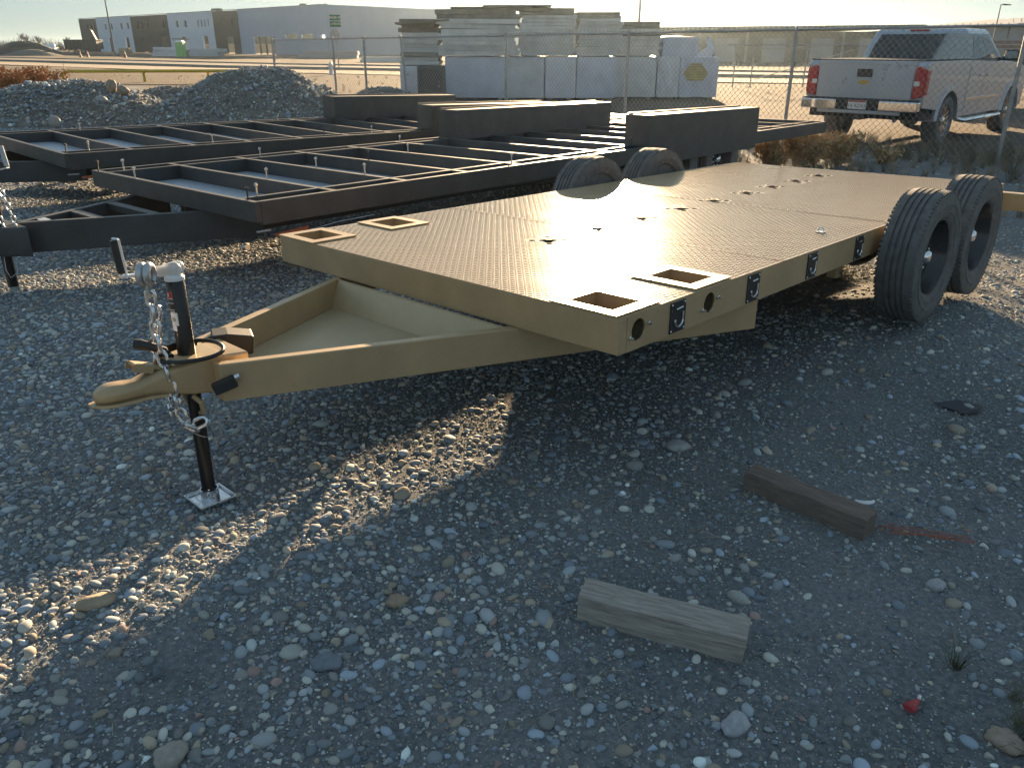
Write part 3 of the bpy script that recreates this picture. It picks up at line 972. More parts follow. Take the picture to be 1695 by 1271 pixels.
def stoniness(X, Y):
    """1 where the pebbles lie thick (left, by the tongue), less on the trodden dirt to the right and bottom left"""
    a = 1 / (1 + np.exp((X + 0.05 - 0.06 * Y) * 2.6))
    a = np.clip(a, 0.40, 1)
    n = fbm(X * 1.1 + 40, Y * 1.1 + 11, 4)
    a = a * np.clip(1.05 + n * 3.2 * (1.25 - a), 0.08, 1.5)
    bl = np.exp(-(((X + 0.95) / 0.35) ** 2 + ((Y - 1.72) / 0.22) ** 2))       # bare patch bottom left
    br = np.exp(-(((X - 1.6) / 0.8) ** 2 + ((Y - 2.0) / 0.5) ** 2))           # mulchy patch lower right
    a = a * np.where(X > .5, np.clip((15.5 - X - Y) / 3.5, 0.04, 1), 1)
    return np.clip(a * (1 - .8 * bl) * (1 - .35 * br), 0.05, 1)

pos, rot, scl = [], [], []
def add_class(y0, y1, dens, lo, hi, embed, power=1.0, base=0.0):
    X, Y = jitter_grid(-0.7 * y1 - 1.3, 0.7 * y1 + 1.3, y0, y1, dens)
    k = in_view(X, Y)
    X, Y = X[k], Y[k]
    k = rng.random(len(X)) < np.clip(base + (1 - base) * stoniness(X, Y) ** power, 0, 1)
    X, Y = X[k], Y[k]
    s = lo * (hi / lo) ** rng.random(len(X)) ** 1.4
    Z = ground_z(X, Y) + s * embed
    pos.append(np.stack([X, Y, Z], -1))
    rot.append(np.stack([rng.normal(0, .2, len(X)), rng.normal(0, .2, len(X)), rng.uniform(0, 6.283, len(X))], -1))
    scl.append(np.repeat(s[:, None], 3, 1) * rng.uniform(.9, 1.1, (len(X), 3)))
add_class(1.0, 9, 13, .052, .090, .0, 0.5, 0.2)
add_class(1.0, 9, 560, .025, .052, .02, 1.3, 0.01)
add_class(1.0, 9, 1300, .012, .027, .05, 1.2, 0.05)
add_class(1.0, 5.0, 5200, .004, .011, .1, 0.5, 0.25)
add_class(9, 20.5, 10, .06, .11, .1, .5, .0)
add_class(9, 20.5, 260, .026, .05, .1, .8, .0)
pos, rot, scl = np.concatenate(pos), np.concatenate(rot), np.concatenate(scl)
gv = scatter('gravel', pos, rot, scl, rng.integers(0, 14, len(pos)), PEB)

# stones lying on the mounds
def mound_stones(t, P, n, lo, hi):
    k = P.shape[0]
    i, j = rng.integers(6, k - 6, n), rng.integers(6, k - 6, n)
    p = P[i, j]
    keep = p[:, 2] > 0.02
    p = p[keep]
    s = lo * (hi / lo) ** rng.random(len(p)) ** 2.2
    p = p + np.array([0, 0, 1]) * s[:, None] * .12 + rng.uniform(-.02, .02, p.shape)
    r = np.stack([rng.normal(0, .6, len(p)), rng.normal(0, .6, len(p)), rng.uniform(0, 6.28, len(p))], -1)
    scatter('stones', p, r, np.repeat(s[:, None], 3, 1) * rng.uniform(.85, 1.15, (len(p), 3)), rng.integers(0, 14, len(p)), PEB, t)
mound_stones(m1, P1, 11000, .025, .14)
mound_stones(m2, P2, 13000, .025, .12)
mound_stones(m3, P3, 2600, .025, .09)
mound_stones(m4, P4, 2600, .025, .09)

def stone_thing(name, label, cat, x, y, z, s, seed, rot=(0, 0, 0), asp=(1, .8, .6), material=None, group=None, col=None):
    bm = bmesh.new()
    bmesh.ops.create_icosphere(bm, subdivisions=3, radius=0.5)
    for v in bm.verts:
        d = v.co.normalized()
        f = 1 + .85 * fbm(np.array([d.x * 1.7 + seed + d.z]), np.array([d.y * 1.7 - d.z + seed]), 3)[0]
        v.co = Vector((d.x * asp[0], d.y * asp[1], d.z * asp[2])) * .5 * f * s
    me = bpy.data.meshes.new(name)
    bm.to_mesh(me); bm.free()
    me.polygons.foreach_set('use_smooth', np.ones(len(me.polygons), bool))
    o = link(name, me, material or mat('stone_' + name, col or (.27, .25, .23), .75, 0, var=.35, scale=30 / max(s, .05) * .1, bump=.25, bscale=90))
    o.location = (x, y, z)
    o.rotation_euler = rot
    return tag(o, label, cat, group)
# boulders on the left mound
stone_thing('boulder', 'largest tan boulder standing upright on the left gravel mound', 'boulder', -8.55, 18.1, .78, .28, 3, (0, .5, .4), (.8, .8, 1), col=(.34, .27, .20))
stone_thing('boulder', 'tan boulder leaning right of the largest boulder on the left gravel mound', 'boulder', -8.27, 18.0, .70, .25, 8, (0, .2, .2), (1, .8, .75), col=(.32, .26, .20))
stone_thing('boulder', 'flat pale grey boulder below the tan boulders on the left mound', 'boulder', -8.65, 17.75, .55, .24, 12, (.3, 0, .3), (1, .8, .45), col=(.36, .36, .36))
stone_thing('boulder', 'pointed pale boulder at the foot of the left mound behind the far black frame', 'boulder', -9.25, 16.9, .16, .30, 17, (0, .1, .8), (.8, .7, .9), col=(.34, .34, .33))
# distinctive stones of the yard
for args in [
    ('long tan cobble lying in the sunlit strip lower left of the jack foot', -1.29, 2.01, .115, 3, .5, (1, .48, .38), (.38, .31, .22)),
    ('round blue-grey cobble half buried in front of the dark gravel at lower centre left', -0.52, 1.75, .085, 6, .1, (1, .75, .5), (.20, .23, .27)),
    ('rounded pale cobble at the bottom edge left of centre', -0.83, 1.43, .085, 9, 1.2, (1, .85, .6), (.36, .34, .30)),
    ('large pale cobble right of the short brown timber, near the right edge', 1.36, 2.10, .075, 15, .3, (1, .7, .55), (.40, .40, .42)),
    ('smooth tan oval cobble at the lower right corner by the green weeds', 1.23, 1.475, .10, 19, 2.2, (1, .66, .5), (.36, .29, .23)),
    ('white-grey cobble below the right end of the grey timber', 0.57, 1.53, .09, 22, .8, (1, .75, .5), (.42, .43, .46)),
    ('tan oval cobble left of the grey timber', -0.36, 2.02, .07, 25, .4, (1, .72, .5), (.36, .28, .20)),
    ('broad pale cobble in shade beneath the trailer front corner', 0.72, 3.06, .12, 31, .2, (1, .72, .4), (.38, .39, .38)),
]:
    l, x, y, s, sd, rz, asp, c = args
    P_ = slope(x, y)
    stone_thing('river_cobble', l, 'stone', P_.x, P_.y, P_.z + s * asp[2] * .24, s, sd, (0.05, .05, rz), asp, col=c)

# ================================================================== the gold trailer
GF = frame(0.3759, 2.6616, 0.7178, -0.7684, -0.0137, 0.0234) @ Matrix.Scale(0.90, 4)
GB = (-1.25, 0.6, -0.75)
gt = thing('flatbed_trailer', 'gold painted steel flatbed trailer with diamond plate deck, nearest the camera', 'trailer', GB, GF)
BH = 0.155                       # depth of the perimeter beams
VE = 5.30                        # rear end
pockets = [(-2.435, -2.215, .045, .205), (-2.435, -2.215, .625, .785), (-.285, -.065, .065, .225), (-.285, -.065, .655, .815)]
pockets = [(-2.43, -2.19, .04, .24), (-2.43, -2.19, .60, .80), (-.31, -.07, .05, .25), (-.31, -.07, .62, .82)]
ties = [(-1.225 - .018 * k, v) for k, v in enumerate((.964, 1.43, 1.913, 2.412, 2.875, 3.389, 3.84, 4.299, 4.783))]
def tie_holes(u, v):
    a = .041
    hs = [(u - a, u + a, v - a, v + a)]
    for su in (-1, 1):
        for sv in (-1, 1):
            hs.append((u + su * .066 - .0145, u + su * .066 + .0145, v + sv * .066 - .0145, v + sv * .066 + .0145))
    return hs
seams = [0.0, 1.40, 2.86, 4.42, VE]
def tread(v0, v1, holes):
    """raised lozenges of the diamond plate, alternating direction"""
    p = 0.0255
    us = np.arange(-2.5 + p, -p * .6, p)
    vs = np.arange(v0 + p * .6, v1 - p * .4, p)
    I, J = np.meshgrid(np.arange(len(us)), np.arange(len(vs)), indexing='ij')
    U, V = us[I], vs[J]
    ang = np.where((I + J) % 2 == 0, math.pi / 4, -math.pi / 4)
    ok = np.ones(U.shape, bool)
    for h in holes:
        ok &= ~((U > h[0] - .022) & (U < h[1] + .022) & (V > h[2] - .022) & (V < h[3] + .022))
    U, V, ang = U[ok], V[ok], ang[ok]
    # lozenge: six base points and a flat raised top
    L, Wd, H = .0125, .0044, .0016
    hexa = np.array([(-L, 0), (-L * .4, -Wd), (L * .4, -Wd), (L, 0), (L * .4, Wd), (-L * .4, Wd)])
    base = np.concatenate([np.c_[hexa, np.zeros(6)], np.c_[hexa * .72, np.full(6, H)]])
    c, s = np.cos(ang)[:, None], np.sin(ang)[:, None]
    X = base[None, :, 0] * c - base[None, :, 1] * s + U[:, None]
    Y = base[None, :, 0] * s + base[None, :, 1] * c + V[:, None]
    Z = np.repeat(base[None, :, 2], len(U), 0) + 0.0001
    vv = np.stack([X, Y, Z], -1).reshape(-1, 3)
    tri = []
    for q in range(6):
        e = (q + 1) % 6
        tri += [(q, e, e + 6), (q, e + 6, q + 6)]
    tri += [(6, 7, 8), (6, 8, 11), (8, 9, 10), (8, 10, 11)]
    tri = np.array(tri)
    ff = (tri[None] + (np.arange(len(U)) * 12)[:, None, None]).reshape(-1, 3)
    me = bpy.data.meshes.new('tread')
    me.vertices.add(len(vv)); me.vertices.foreach_set('co', vv.astype(np.float32).ravel())
    me.loops.add(ff.size); me.loops.foreach_set('vertex_index', ff.astype(np.int32).ravel())
    me.polygons.add(len(ff)); me.polygons.foreach_set('loop_start', np.arange(0, ff.size, 3, dtype=np.int32))
    me.polygons.foreach_set('loop_total', np.full(len(ff), 3, np.int32))
    me.update(calc_edges=True)
    me.polygons.foreach_set('use_smooth', np.zeros(len(ff), bool))
    return me
for k in range(4):
    a, b = seams[k] + (.0022 if k else 0), seams[k + 1] - .0022
    hs = [h for h in pockets if a < (h[2] + h[3]) / 2 < b]
    th = [h for (u, v) in ties if a < v < b for h in tie_holes(u, v)]
    mb = MB()
    holed(mb, [-2.5, 0], [a, b], hs + th, -.006, 0)
    o = mb.build('deck_plate', GOLD_DECK, gt, fix=False)
    big = [(h[0] - .055, h[1] + .055, h[2] - .055, h[3] + .055) for h in hs]
    tr = link('tread', tread(a, b, big + th), GOLD_DECK, o)
    tr['kind'] = 'stuff'
for h in pockets:                                   # frames proud of the deck, with steel pockets below
    mb = MB()
    holed(mb, [h[0] - .058, h[1] + .058], [h[2] - .052, h[3] + .052], [(h[0] + .004, h[1] - .004, h[2] + .004, h[3] - .004)], .002, .009)
    o = mb.build('stake_pocket_frame', GOLD, gt, fix=False)
    mb = MB()
    x0, x1, y0, y1 = h
    z0, z1 = -.14, -.0065
    mb.add([(x0, y0, z1), (x1, y0, z1), (x1, y1, z1), (x0, y1, z1), (x0, y0, z0), (x1, y0, z0), (x1, y1, z0), (x0, y1, z0)],
           [(0, 4, 5, 1), (1, 5, 6, 2), (2, 6, 7, 3), (3, 7, 4, 0), (4, 7, 6, 5)])
    mb.build('pocket_liner', GOLD, o, fix=False).location = (0, 0, 0)
for (u, v) in ties:
    mb = MB()
    x0, x1, y0, y1, z0, z1 = u - .09, u + .09, v - .09, v + .09, -.10, -.007
    mb.add([(x0, y0, z1), (x1, y0, z1), (x1, y1, z1), (x0, y1, z1), (x0, y0, z0), (x1, y0, z0), (x1, y1, z0), (x0, y1, z0)],
           [(0, 4, 5, 1), (1, 5, 6, 2), (2, 6, 7, 3), (3, 7, 4, 0), (4, 7, 6, 5)])
    o = mb.build('tie_down_socket', DARKIN, gt, fix=False)
    ins = MB()
    for h in tie_holes(u, v):
        ins.box((h[0] + .003, h[2] + .003, -.02), (h[1] - .003, h[3] - .003, .0028))
    ins.build('tie_down_insert', MATTE, o)['kind'] = 'stuff'
    ring = [(u + .024 * math.cos(t), v + .024 * math.sin(t), .006) for t in np.linspace(0, 6.283, 17)[:-1]]
    q = MB().tube(ring, .005, 6, closed=True).build('ring', BLACK, o)
# lashing eye on the deck 
q = MB().box((-.215, 2.195, .0022), (-.165, 2.245, .006)).tube([(-.19 + .018 * math.cos(t), 2.22, .008 + .022 * max(0, math.sin(t))) for t in np.linspace(0, 3.1416, 9)], .004, 6).build('lashing_eye', ZINC, gt)

# perimeter
fb = MB().box((-2.5, .0, -BH), (0, .055, -.0065)).build('front_beam', GOLD, gt, .004)
sb = MB().box((-.012, .0552, -BH), (0, VE, -.0065)).build('side_beam', GOLD, gt)
cut = MB()
holes_v = (.134, .676)
for v in holes_v:
    cut.lathe([(-.1, 0.0001), (-.1, .047), (.1, .047), (.1, .0001)], 28, Matrix.Translation((0, v, -.074)))
plates = (.414, 1.069, 1.709, 2.33)
boolean_cut(sb, cut)
MB().box((-.055, .0552, -BH), (-.0125, VE, -BH + .008)).build('side_flange', GOLD, gt)
MB().box((-2.5, .0552, -BH), (-2.488, VE, -.0065)).build('side_beam', GOLD, gt)
MB().box((-2.488, VE - .06, -BH), (-.012, VE, -.0065)).build('rear_beam', GOLD, gt)
MB().box((-1.0, VE + .001, -.215), (.42, VE + .10, -.075)).build('rear_bumper', GOLD, gt, .006)
for v in np.arange(.5, VE - .2, .61):
    MB().box((-2.486, v, -BH), (-.06, v + .05, -.0068)).build('cross_member', GOLD, gt)
for v in holes_v:                                    # lamp holes: liner and two wiring studs
    MB().lathe([(-.09, .0001), (-.09, .060), (-.0125, .060)], 24, Matrix.Translation((0, v, -.074))).build('lamp_hole_liner', INSIDE, gt)
    for dv, dz in ((-.062, -.022), (.066, .014)):
        MB().lathe([(0.0, .009), (.008, .009), (.009, .006), (.022, .005), (.0225, .0001)], 8, Matrix.Translation((0, v + dv, -.074 + dz))).build('stud', ZINC, gt)
for v in plates:                                     # black recessed tie-down plates with hook-shaped rings
    o = MB().box((.0005, v - .058, -.148), (.006, v + .058, -.012)).build('tie_down_plate', PLASTIC, gt, .002)
    arc = [(.009, v + .004 + .030 * math.cos(t), -.098 + .026 * math.sin(t)) for t in np.linspace(R(-200), R(10), 14)]
    arc = [(.009, v + .034, -.060)] + arc[::-1] 
    MB().tube(arc, .0045, 6).build('hook_ring', ZINC, o)
    MB().tube([(.009, v - .022, -.044), (.009, v + .028, -.040)], .004, 6).build('bar', ZINC, o)
    for a, b in ((-.048, -.022), (.048, -.022), (-.048, -.138), (.048, -.138)):
        MB().lathe([(.006, .006), (.0085, .005), (.009, .0001)], 8, Matrix.Translation((0, v + a, b))).build('rivet', ZINC, o)
# tongue
def nu(v):
    return -.550 + .462 * v
TT, TB = -.1565, -.312
for sgn in (1, -1):
    f = (lambda u: u) if sgn == 1 else (lambda u: -2.5 - u)
    mb = MB()
    wd = .052
    p0, p1 = -1.135, 1.165
    du = .462
    # outer face through nu(v); box section
    vs = []
    for v in (p0, p1):
        for (o_, z) in ((0, TT), (-wd, TT), (-wd, TB), (0, TB)):
            vs.append((f(nu(v) + o_), v, z))
    mb.add(vs, [(0, 1, 2, 3), (7, 6, 5, 4), (0, 4, 5, 1), (1, 5, 6, 2), (2, 6, 7, 3), (3, 7, 4, 0)])
    mb.build('tongue_beam', GOLD, gt, .005)
fl = MB()
fl.prism([(nu(-.93) - .056, -.93), (nu(-.055) - .056, -.055), (-2.5 - nu(-.055) + .056, -.055), (-2.5 - nu(-.93) + .056, -.93)], lambda u, v: (u, v, -.304), lambda u, v: (u, v, -.297))
fl.build('tongue_pan', GOLD_PALE, gt)
a0, a1 = nu(-.04) - .056, -2.5 - nu(-.04) + .056
MB().prism([(-.10, -.296), (-.03, -.160), (-.024, -.160), (-.094, -.296)], lambda v, z: (a1, v, z), lambda v, z: (a0, v, z)).build('pan_back_wall', GOLD_PALE, gt)
def weld_bead(p, q, parent, n):
    mb = MB()
    p, q = Vector(p), Vector(q)
    for i in range(n):
        c = p.lerp(q, (i + .5) / n)
        L = (q - p).length / n
        d = (q - p).normalized()
        e = d.cross(Vector((0, 0, 1))).normalized()
        mb.loft([[c + d * a * L + e * (math.cos(t) * .005 * k) + Vector((0, 0, math.sin(t) * .005 * k)) for t in np.linspace(0, 6.283, 7)[:-1]] for a, k in ((-.5, .55), (0, 1), (.5, .55))])
    mb.build('weld_bead', GOLD, parent, fix=False)['kind'] = 'stuff'
weld_bead((-1.88, -.028, -.158), (-.60, -.028, -.158), gt, 60)
weld_bead((nu(-.01) + .002, -.012, -.155), (nu(-.01) + .002, -.012, -.30), gt, 12)
weld_bead((.002, .03, -.003), (.002, .03, -.150), gt, 10)
weld_bead((nu(-.93) - .058, -.93, -.293), (nu(-.10) - .058, -.10, -.293), gt, 50)
# coupler
def rr(v, hw, zt, zb, n=5, k=.45):
    """rounded section: n points per corner"""
    out = []
    hh = (zt - zb) / 2
    cz = (zt + zb) / 2
    rc = min(hw, hh) * k
    for (sx, sz, a0_) in ((1, 1, 0), (-1, 1, 90), (-1, -1, 180), (1, -1, 270)):
        for i in range(n):
            t = R(a0_ + 90 * i / (n - 1))
            out.append((-1.25 + sx * (hw - rc) + rc * math.cos(t), v, cz + sz * (hh - rc) + rc * math.sin(t)))
    return out
secs = [(-.985, .128, -.150, -.300, .12), (-1.10, .098, -.147, -.300, .15), (-1.20, .076, -.152, -.292, .3), (-1.28, .060, -.160, -.275, .5),
        (-1.345, .048, -.178, -.262, .7), (-1.40, .044, -.192, -.258, .85), (-1.445, .050, -.186, -.256, .95), (-1.485, .053, -.183, -.252, .98),
        (-1.515, .046, -.188, -.250, .98), (-1.54, .030, -.200, -.246, .98), (-1.549, .012, -.212, -.238, .98)]
MB().loft([rr(*s[:4], 6, s[4]) for s in secs]).build('coupler', GOLD, gt)
lipsec = [(-1.30, .066, -.262, -.274, .9), (-1.36, .056, -.256, -.268, .9), (-1.43, .056, -.254, -.266, .9), (-1.49, .062, -.250, -.262, .9), (-1.535, .048, -.247, -.258, .9), (-1.568, .020, -.243, -.252, .9)]
MB().loft([rr(*s[:4], 4, s[4]) for s in lipsec]).build('coupler_lip', GOLD, gt)
LM = Matrix.Translation((-1.25, -1.325, -.150)) @ Matrix.Rotation(R(-20), 4, 'X')
MB().box((-.030, -.075, -.010), (.030, .055, .006), LM).build('coupler_latch', GOLD, gt, .004)
MB().box((-.034, -.08, -.026), (-.0305, .0, .004), LM).box((.0305, -.08, -.026), (.034, .0, .004), LM).build('latch_cheek', GOLD, gt)
MB().tube([(-1.25, -1.39, -.168), (-1.25, -1.365, -.158), (-1.25, -1.33, -.145)], .010, 8).build('latch_pin', ZINC, gt)
MB().prism([(-1.33, -1.275), (-1.17, -1.275), (-1.13, -1.075), (-1.37, -1.075)], lambda u, v: (u, v, -.1475), lambda u, v: (u, v, -.139)).build('jack_mount_plate', GOLD_PALE, gt, .002)
# jack
jx, jy = -1.25, -1.178
ZR = Matrix.Rotation(-math.pi / 2, 4, 'Y')
def zl(x, y, z):
    return Matrix.Translation((x, y, z)) @ ZR
jk = MB().lathe([(-.150, .0001), (-.150, .0345), (.158, .0345), (.160, .033), (.160, .0001)], 32, zl(jx, jy, 0)).build('jack_post', BLACKP, gt)
MB().lathe([(0, .0375), (.012, .0375), (.020, .030), (.024, .0001)], 28, zl(jx, jy, .161)).build('jack_cap', WHITE, gt)
MB().lathe([(-.74, .0001), (-.74, .0285), (-.30, .0285), (-.30, .0345), (-.16, .0345)], 28, zl(jx, jy, 0)).build('jack_leg', BLACKP, gt)
ft = MB()
FZ = -.802
ft.loft([[(jx + sx * a, jy + sy * a, z) for sx, sy in ((1, 1), (-1, 1), (-1, -1), (1, -1))] for a, z in ((.072, FZ), (.080, FZ + .004), (.082, FZ + .020), (.076, FZ + .020), (.070, FZ + .008))], cap=False, smooth=False)
ft.box((jx - .0695, jy - .0695, FZ + .001), (jx + .0695, jy + .0695, FZ + .0078))
ftp = ft.build('jack_foot', ZINC, gt, .006)
MB().lathe([(0.008, .038), (.055, .038), (.055, .034), (.008, .034)], 24, zl(jx, jy, FZ), closed=True).build('socket', ZINC, ftp)
MB().tube([(jx + .05, jy - .03, FZ + .045), (jx - .05, jy + .03, FZ + .045)], .006, 8).build('pin', ZINC, ftp)
cc = Vector((jx, jy, 0))
MB().tube([cc + Vector((.035, -.02, FZ + .045)), cc + Vector((.05, -.06, FZ + .03)), cc + Vector((.0, -.062, FZ + .03)), cc + Vector((-.04, -.03, FZ + .035))], .0022, 6).build('pin_clip', WIRE, ftp)
# crank: silver cheek and arm running left in the picture, black grip upwards
D = Vector((-.719, -.695, 0)); N = Vector((.695, -.719, 0))
def along(d, n, z):
    return Vector((jx, jy, 0)) + D * d + N * n + Vector((0, 0, z))
ZBRIGHT = mat('bright_zinc', (0.72, 0.76, 0.80), 0.3, 0.55, var=0.1, scale=40)
ck = MB()
for nn in (-.018, .014):
    pl = [(-.012 - .027 * math.cos(R(t)), .206 + .027 * math.sin(R(t))) for t in range(-70, 111, 20)] + [(.085, .204), (.085, .176)]
    ck.prism(pl, lambda d, z: along(d, nn, z), lambda d, z: along(d, nn + .004, z))
ck.tube([along(-.010, -.022, .206), along(-.010, .024, .206)], .010, 10)
ck.build('crank_cheek', ZBRIGHT, gt)
arm = MB()
arm.beam(along(.03, 0, .200), along(.20, 0, .180), .034, .010)
arm.build('crank_arm', ZBRIGHT, gt, .002)
MB().tube([along(.183, 0, .182), along(.190, 0, .318)], .0065, 8).tube([along(.190, 0, .318), along(.212, 0, .320)], .006, 8).build('crank_rod', ZBRIGHT, gt)
MB().tube([along(.197, 0, .188), along(.206, 0, .314)], .0165, 14).build('crank_grip', PLASTIC, gt, .002)
# stickers on the post
def sticker(name, z0, z1, a0_, a1_, material, parent, r=.0349, n=8):
    mb = MB()
    vs, fs = [], []
    for i in range(n + 1):
        t = R(a0_ + (a1_ - a0_) * i / n)
        for rr_, z in ((r, z0), (r, z1)):
            vs.append((jx + rr_ * math.cos(t), jy + rr_ * math.sin(t), z))
    for i in range(n):
        fs.append((2 * i, 2 * i + 2, 2 * i + 3, 2 * i + 1))
    mb.add(vs, fs, True)
    return mb.build(name, material, parent)
sticker('red_label', .096, .120, -108, -55, RED, jk)
sticker('white_label', -.014, .038, -98, -40, PAPER, jk)
sticker('white_label', -.036, -.0142, -98, -58, PAPER, jk)
for i, a in enumerate(np.arange(-84, -56, 4.0)):
    sticker('barcode_bar', .004, .018, a, a + (1.2 if i % 3 else 2.2), DARKIN, jk, .0353, 2)
for i, a in enumerate((-104, -95, -86, -77, -68)):
    sticker('letter_bar', .101, .115, a, a + 4, WHITE if i < 3 else DARKIN, jk, .0353, 2)
for z in (.092, .075, .048, .04):
    sticker('print_line', z, z + .002, -98, -52, PAPER, jk, .0352, 4)
for z in (-.05, -.075):
    sticker('print_line', z, z + .008, -98, -94, PAPER, jk, .0352, 2)
# battery box, breakaway switch, cables
bb = Matrix.Translation((-1.405, -.905, -.178)) @ Matrix.Rotation(R(-23), 4, 'Z')
o = MB().prism([(-.085, -.06), (.075, -.06), (.085, .02), (-.02, .042), (-.085, .042)], lambda v, z: bb @ Vector((-.052, v, z)), lambda v, z: bb @ Vector((.068, v, z))).build('battery_box', PLASTIC, gt, .006)
for dz in (-.0, -.02):
    MB().lathe([(0, .005), (.004, .004), (.005, .0001)], 8, bb @ Matrix.Translation((.0, -.087, dz)) @ Matrix.Rotation(-math.pi / 2, 4, 'Z')).build('screw', ZINC, o)
fdir = Vector((.462, 1, 0)).normalized()
fn = Vector((1, -.462, 0)).normalized()
def face(v, out, z):
    return Vector((nu(v), v, 0)) + fn * out + Vector((0, 0, z))
bs = MB()
c0_, tl = face(-1.125, .004, -.235), R(18)
ax, az_ = fdir * math.cos(tl) + Vector((0, 0, 1)) * math.sin(tl), Vector((0, 0, 1)) * math.cos(tl) - fdir * math.sin(tl)
vs = []
for o_ in (0.0, .03):
    for (s1, s2) in ((-.045, -.024), (.045, -.024), (.045, .024), (-.045, .024)):
        vs.append(c0_ + ax * s1 + az_ * s2 + fn * o_)
bs.add(vs, [(0, 1, 2, 3), (7, 6, 5, 4), (0, 4, 5, 1), (1, 5, 6, 2), (2, 6, 7, 3), (3, 7, 4, 0)])
bs.build('breakaway_switch', PLASTIC, gt, .004)
MB().tube([c0_ + ax * .047 + fn * .014 + az_ * .012, c0_ + ax * .066 + fn * .014 + az_ * .012], .013, 10).build('switch_bolt', ZINC, gt)
sw = c0_ - ax * .047 + fn * .02
MB().tube([sw, sw + Vector((-.006, .0, -.05)), sw + Vector((.006, .004, -.12)), sw + Vector((-.012, .012, -.20)), sw + Vector((-.014, .012, -.19)), sw + Vector((-.006, .002, -.10)), sw + Vector((.006, .0, -.02))], .0016, 6).build('pull_cable', WIRE, gt)
loop = []
for i in range(40):
    t = i / 39 * 2 * math.pi * 1.28 + R(150)
    rr_ = .112 + .006 * math.sin(3 * t)
    loop.append((jx + .045 + rr_ * 1.04 * math.cos(t) * .8 + rr_ * .3 * math.sin(t), jy - .0 + rr_ * math.sin(t), -.126 + .014 * math.sin(t * .9) + .010 * i / 39))
MB().tube(loop, .0085, 10).build('harness_cable', CABLE, gt)
lp = Vector(loop[0])
MB().tube([(-1.235, -1.262, -.105), (-1.262, -1.305, -.082), (-1.285, -1.335, -.072), (-1.30, -1.35, -.070)], [.014, .017, .021, .021], 12).build('harness_plug', PLASTIC, gt)
MB().tube([loop[-1], (-1.20, -1.255, -.118), (-1.235, -1.262, -.105)], .0085, 10).build('harness_cable', CABLE, gt)
# hanging wire ring on the jack leg
ring = [(jx + .062 * math.cos(t) + .01, jy + .05 * math.sin(t) - .01, -.455 + .035 * math.cos(t + 2.4)) for t in np.linspace(0, 6.283, 33)[:-1]]
MB().tube(ring, .0018, 6, closed=True).build('wire_ring', WIRE, gt)
MB().tube([(jx + .07, jy + .0, -.43), (jx + .12, jy + .05, -.41), (jx + .15, jy + .10, -.42), (jx + .13, jy + .12, -.46), (jx + .10, jy + .06, -.47)], .0014, 6).build('wire_tail', WIRE, gt)
# bracket under the tongue that holds the chain
MB().tube([(jx + .045, jy - .02, -.305), (jx + .085, jy - .01, -.325), (jx + .07, jy, -.375), (jx + .04, jy + .0, -.385)], .010, 8).build('chain_bracket', GOLD, gt)
MB().tube([(jx - .045, jy - .02, -.305), (jx - .085, jy - .01, -.325), (jx - .07, jy, -.375), (jx - .04, jy + .0, -.385)], .010, 8).build('chain_bracket', GOLD, gt)

# wheels
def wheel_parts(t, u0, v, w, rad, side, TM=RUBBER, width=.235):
    """tyre lathe about u; side = +1 outer face towards +u"""
    hw = width / 2
    r = rad
    pr = [(-hw * .80, r * .62), (-hw * .96, r * .68), (-hw * .99, r * .685), (-hw * .99, r * .70), (-hw * .98, r * .705), (-hw * 1.04, r * .79), (-hw * 1.065, r * .795), (-hw * 1.065, r * .805), (-hw * 1.035, r * .81), (-hw * 1.00, r * .90), (-hw * .93, r * .955), (-hw * .84, r * .985)]
    def groove(x):
        return [(x - .0075, r * .998), (x - .0055, r * .972), (x + .0055, r * .972), (x + .0075, r * .998)]
    for x in (-.052, -.018, .018, .052):
        pr += groove(x)
    pr += [(hw * .84, r * .985), (hw * .93, r * .955), (hw * 1.00, r * .90), (hw * 1.035, r * .81), (hw * 1.065, r * .805), (hw * 1.065, r * .795), (hw * 1.04, r * .79), (hw * .98, r * .705), (hw * .99, r * .70), (hw * .99, r * .685), (hw * .96, r * .68), (hw * .95, r * .65), (hw * .85, r * .60), (hw * .80, r * .59)]
    pr = [(side * a, b) for a, b in pr]
    M_ = Matrix.Translation((u0, v, w))
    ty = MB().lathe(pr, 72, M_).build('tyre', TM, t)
    # shoulder lugs
    lug = MB()
    for k in range(84):
        tt = 2 * math.pi * k / 84
        Mk = M_ @ Matrix.Rotation(tt, 4, 'X')
        for sg in (-1, 1):
            lug.box((sg * hw * .86 - .012, -.0075, r * .955), (sg * hw * .86 + .012, .0075, r * .986), Mk)
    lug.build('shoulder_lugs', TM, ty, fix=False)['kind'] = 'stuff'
    rp = [(hw * .82, r * .60), (hw * .80, r * .565), (hw * .60, r * .545), (hw * .2, r * .52), (hw * .05, r * .50), (-hw * .05, r * .40), (-hw * .02, r * .30), (hw * .06, r * .22), (hw * .06, r * .001)]
    rp = [(side * a, b) for a, b in rp]
    rm = MB().lathe(rp, 48, M_).build('rim', RIMM, t)
    MB().lathe([(side * -hw * .84, r * .64), (side * -hw * .80, r * .30), (side * -hw * .80, .001)], 32, M_).build('brake_backing', TM, t)
    MB().lathe([(side * a, b) for a, b in ((hw * .06, .048), (hw * .36, .046), (hw * .50, .040), (hw * .60, .028), (hw * .64, .001))], 24, M_).build('hub_cap', CHROME, t)
    for k in range(8):
        tt = 2 * math.pi * (k + .5) / 8
        Mk = M_ @ Matrix.Rotation(tt, 4, 'X') @ Matrix.Translation((side * hw * .04, 0, r * .205))
        MB().lathe([(side * 0, .012), (side * .024, .011), (side * .030, .001)], 6, Mk).build('lug_nut', ZINC, rm).location = (0, 0, 0)
TR = .410
WV = (2.90, 3.81)
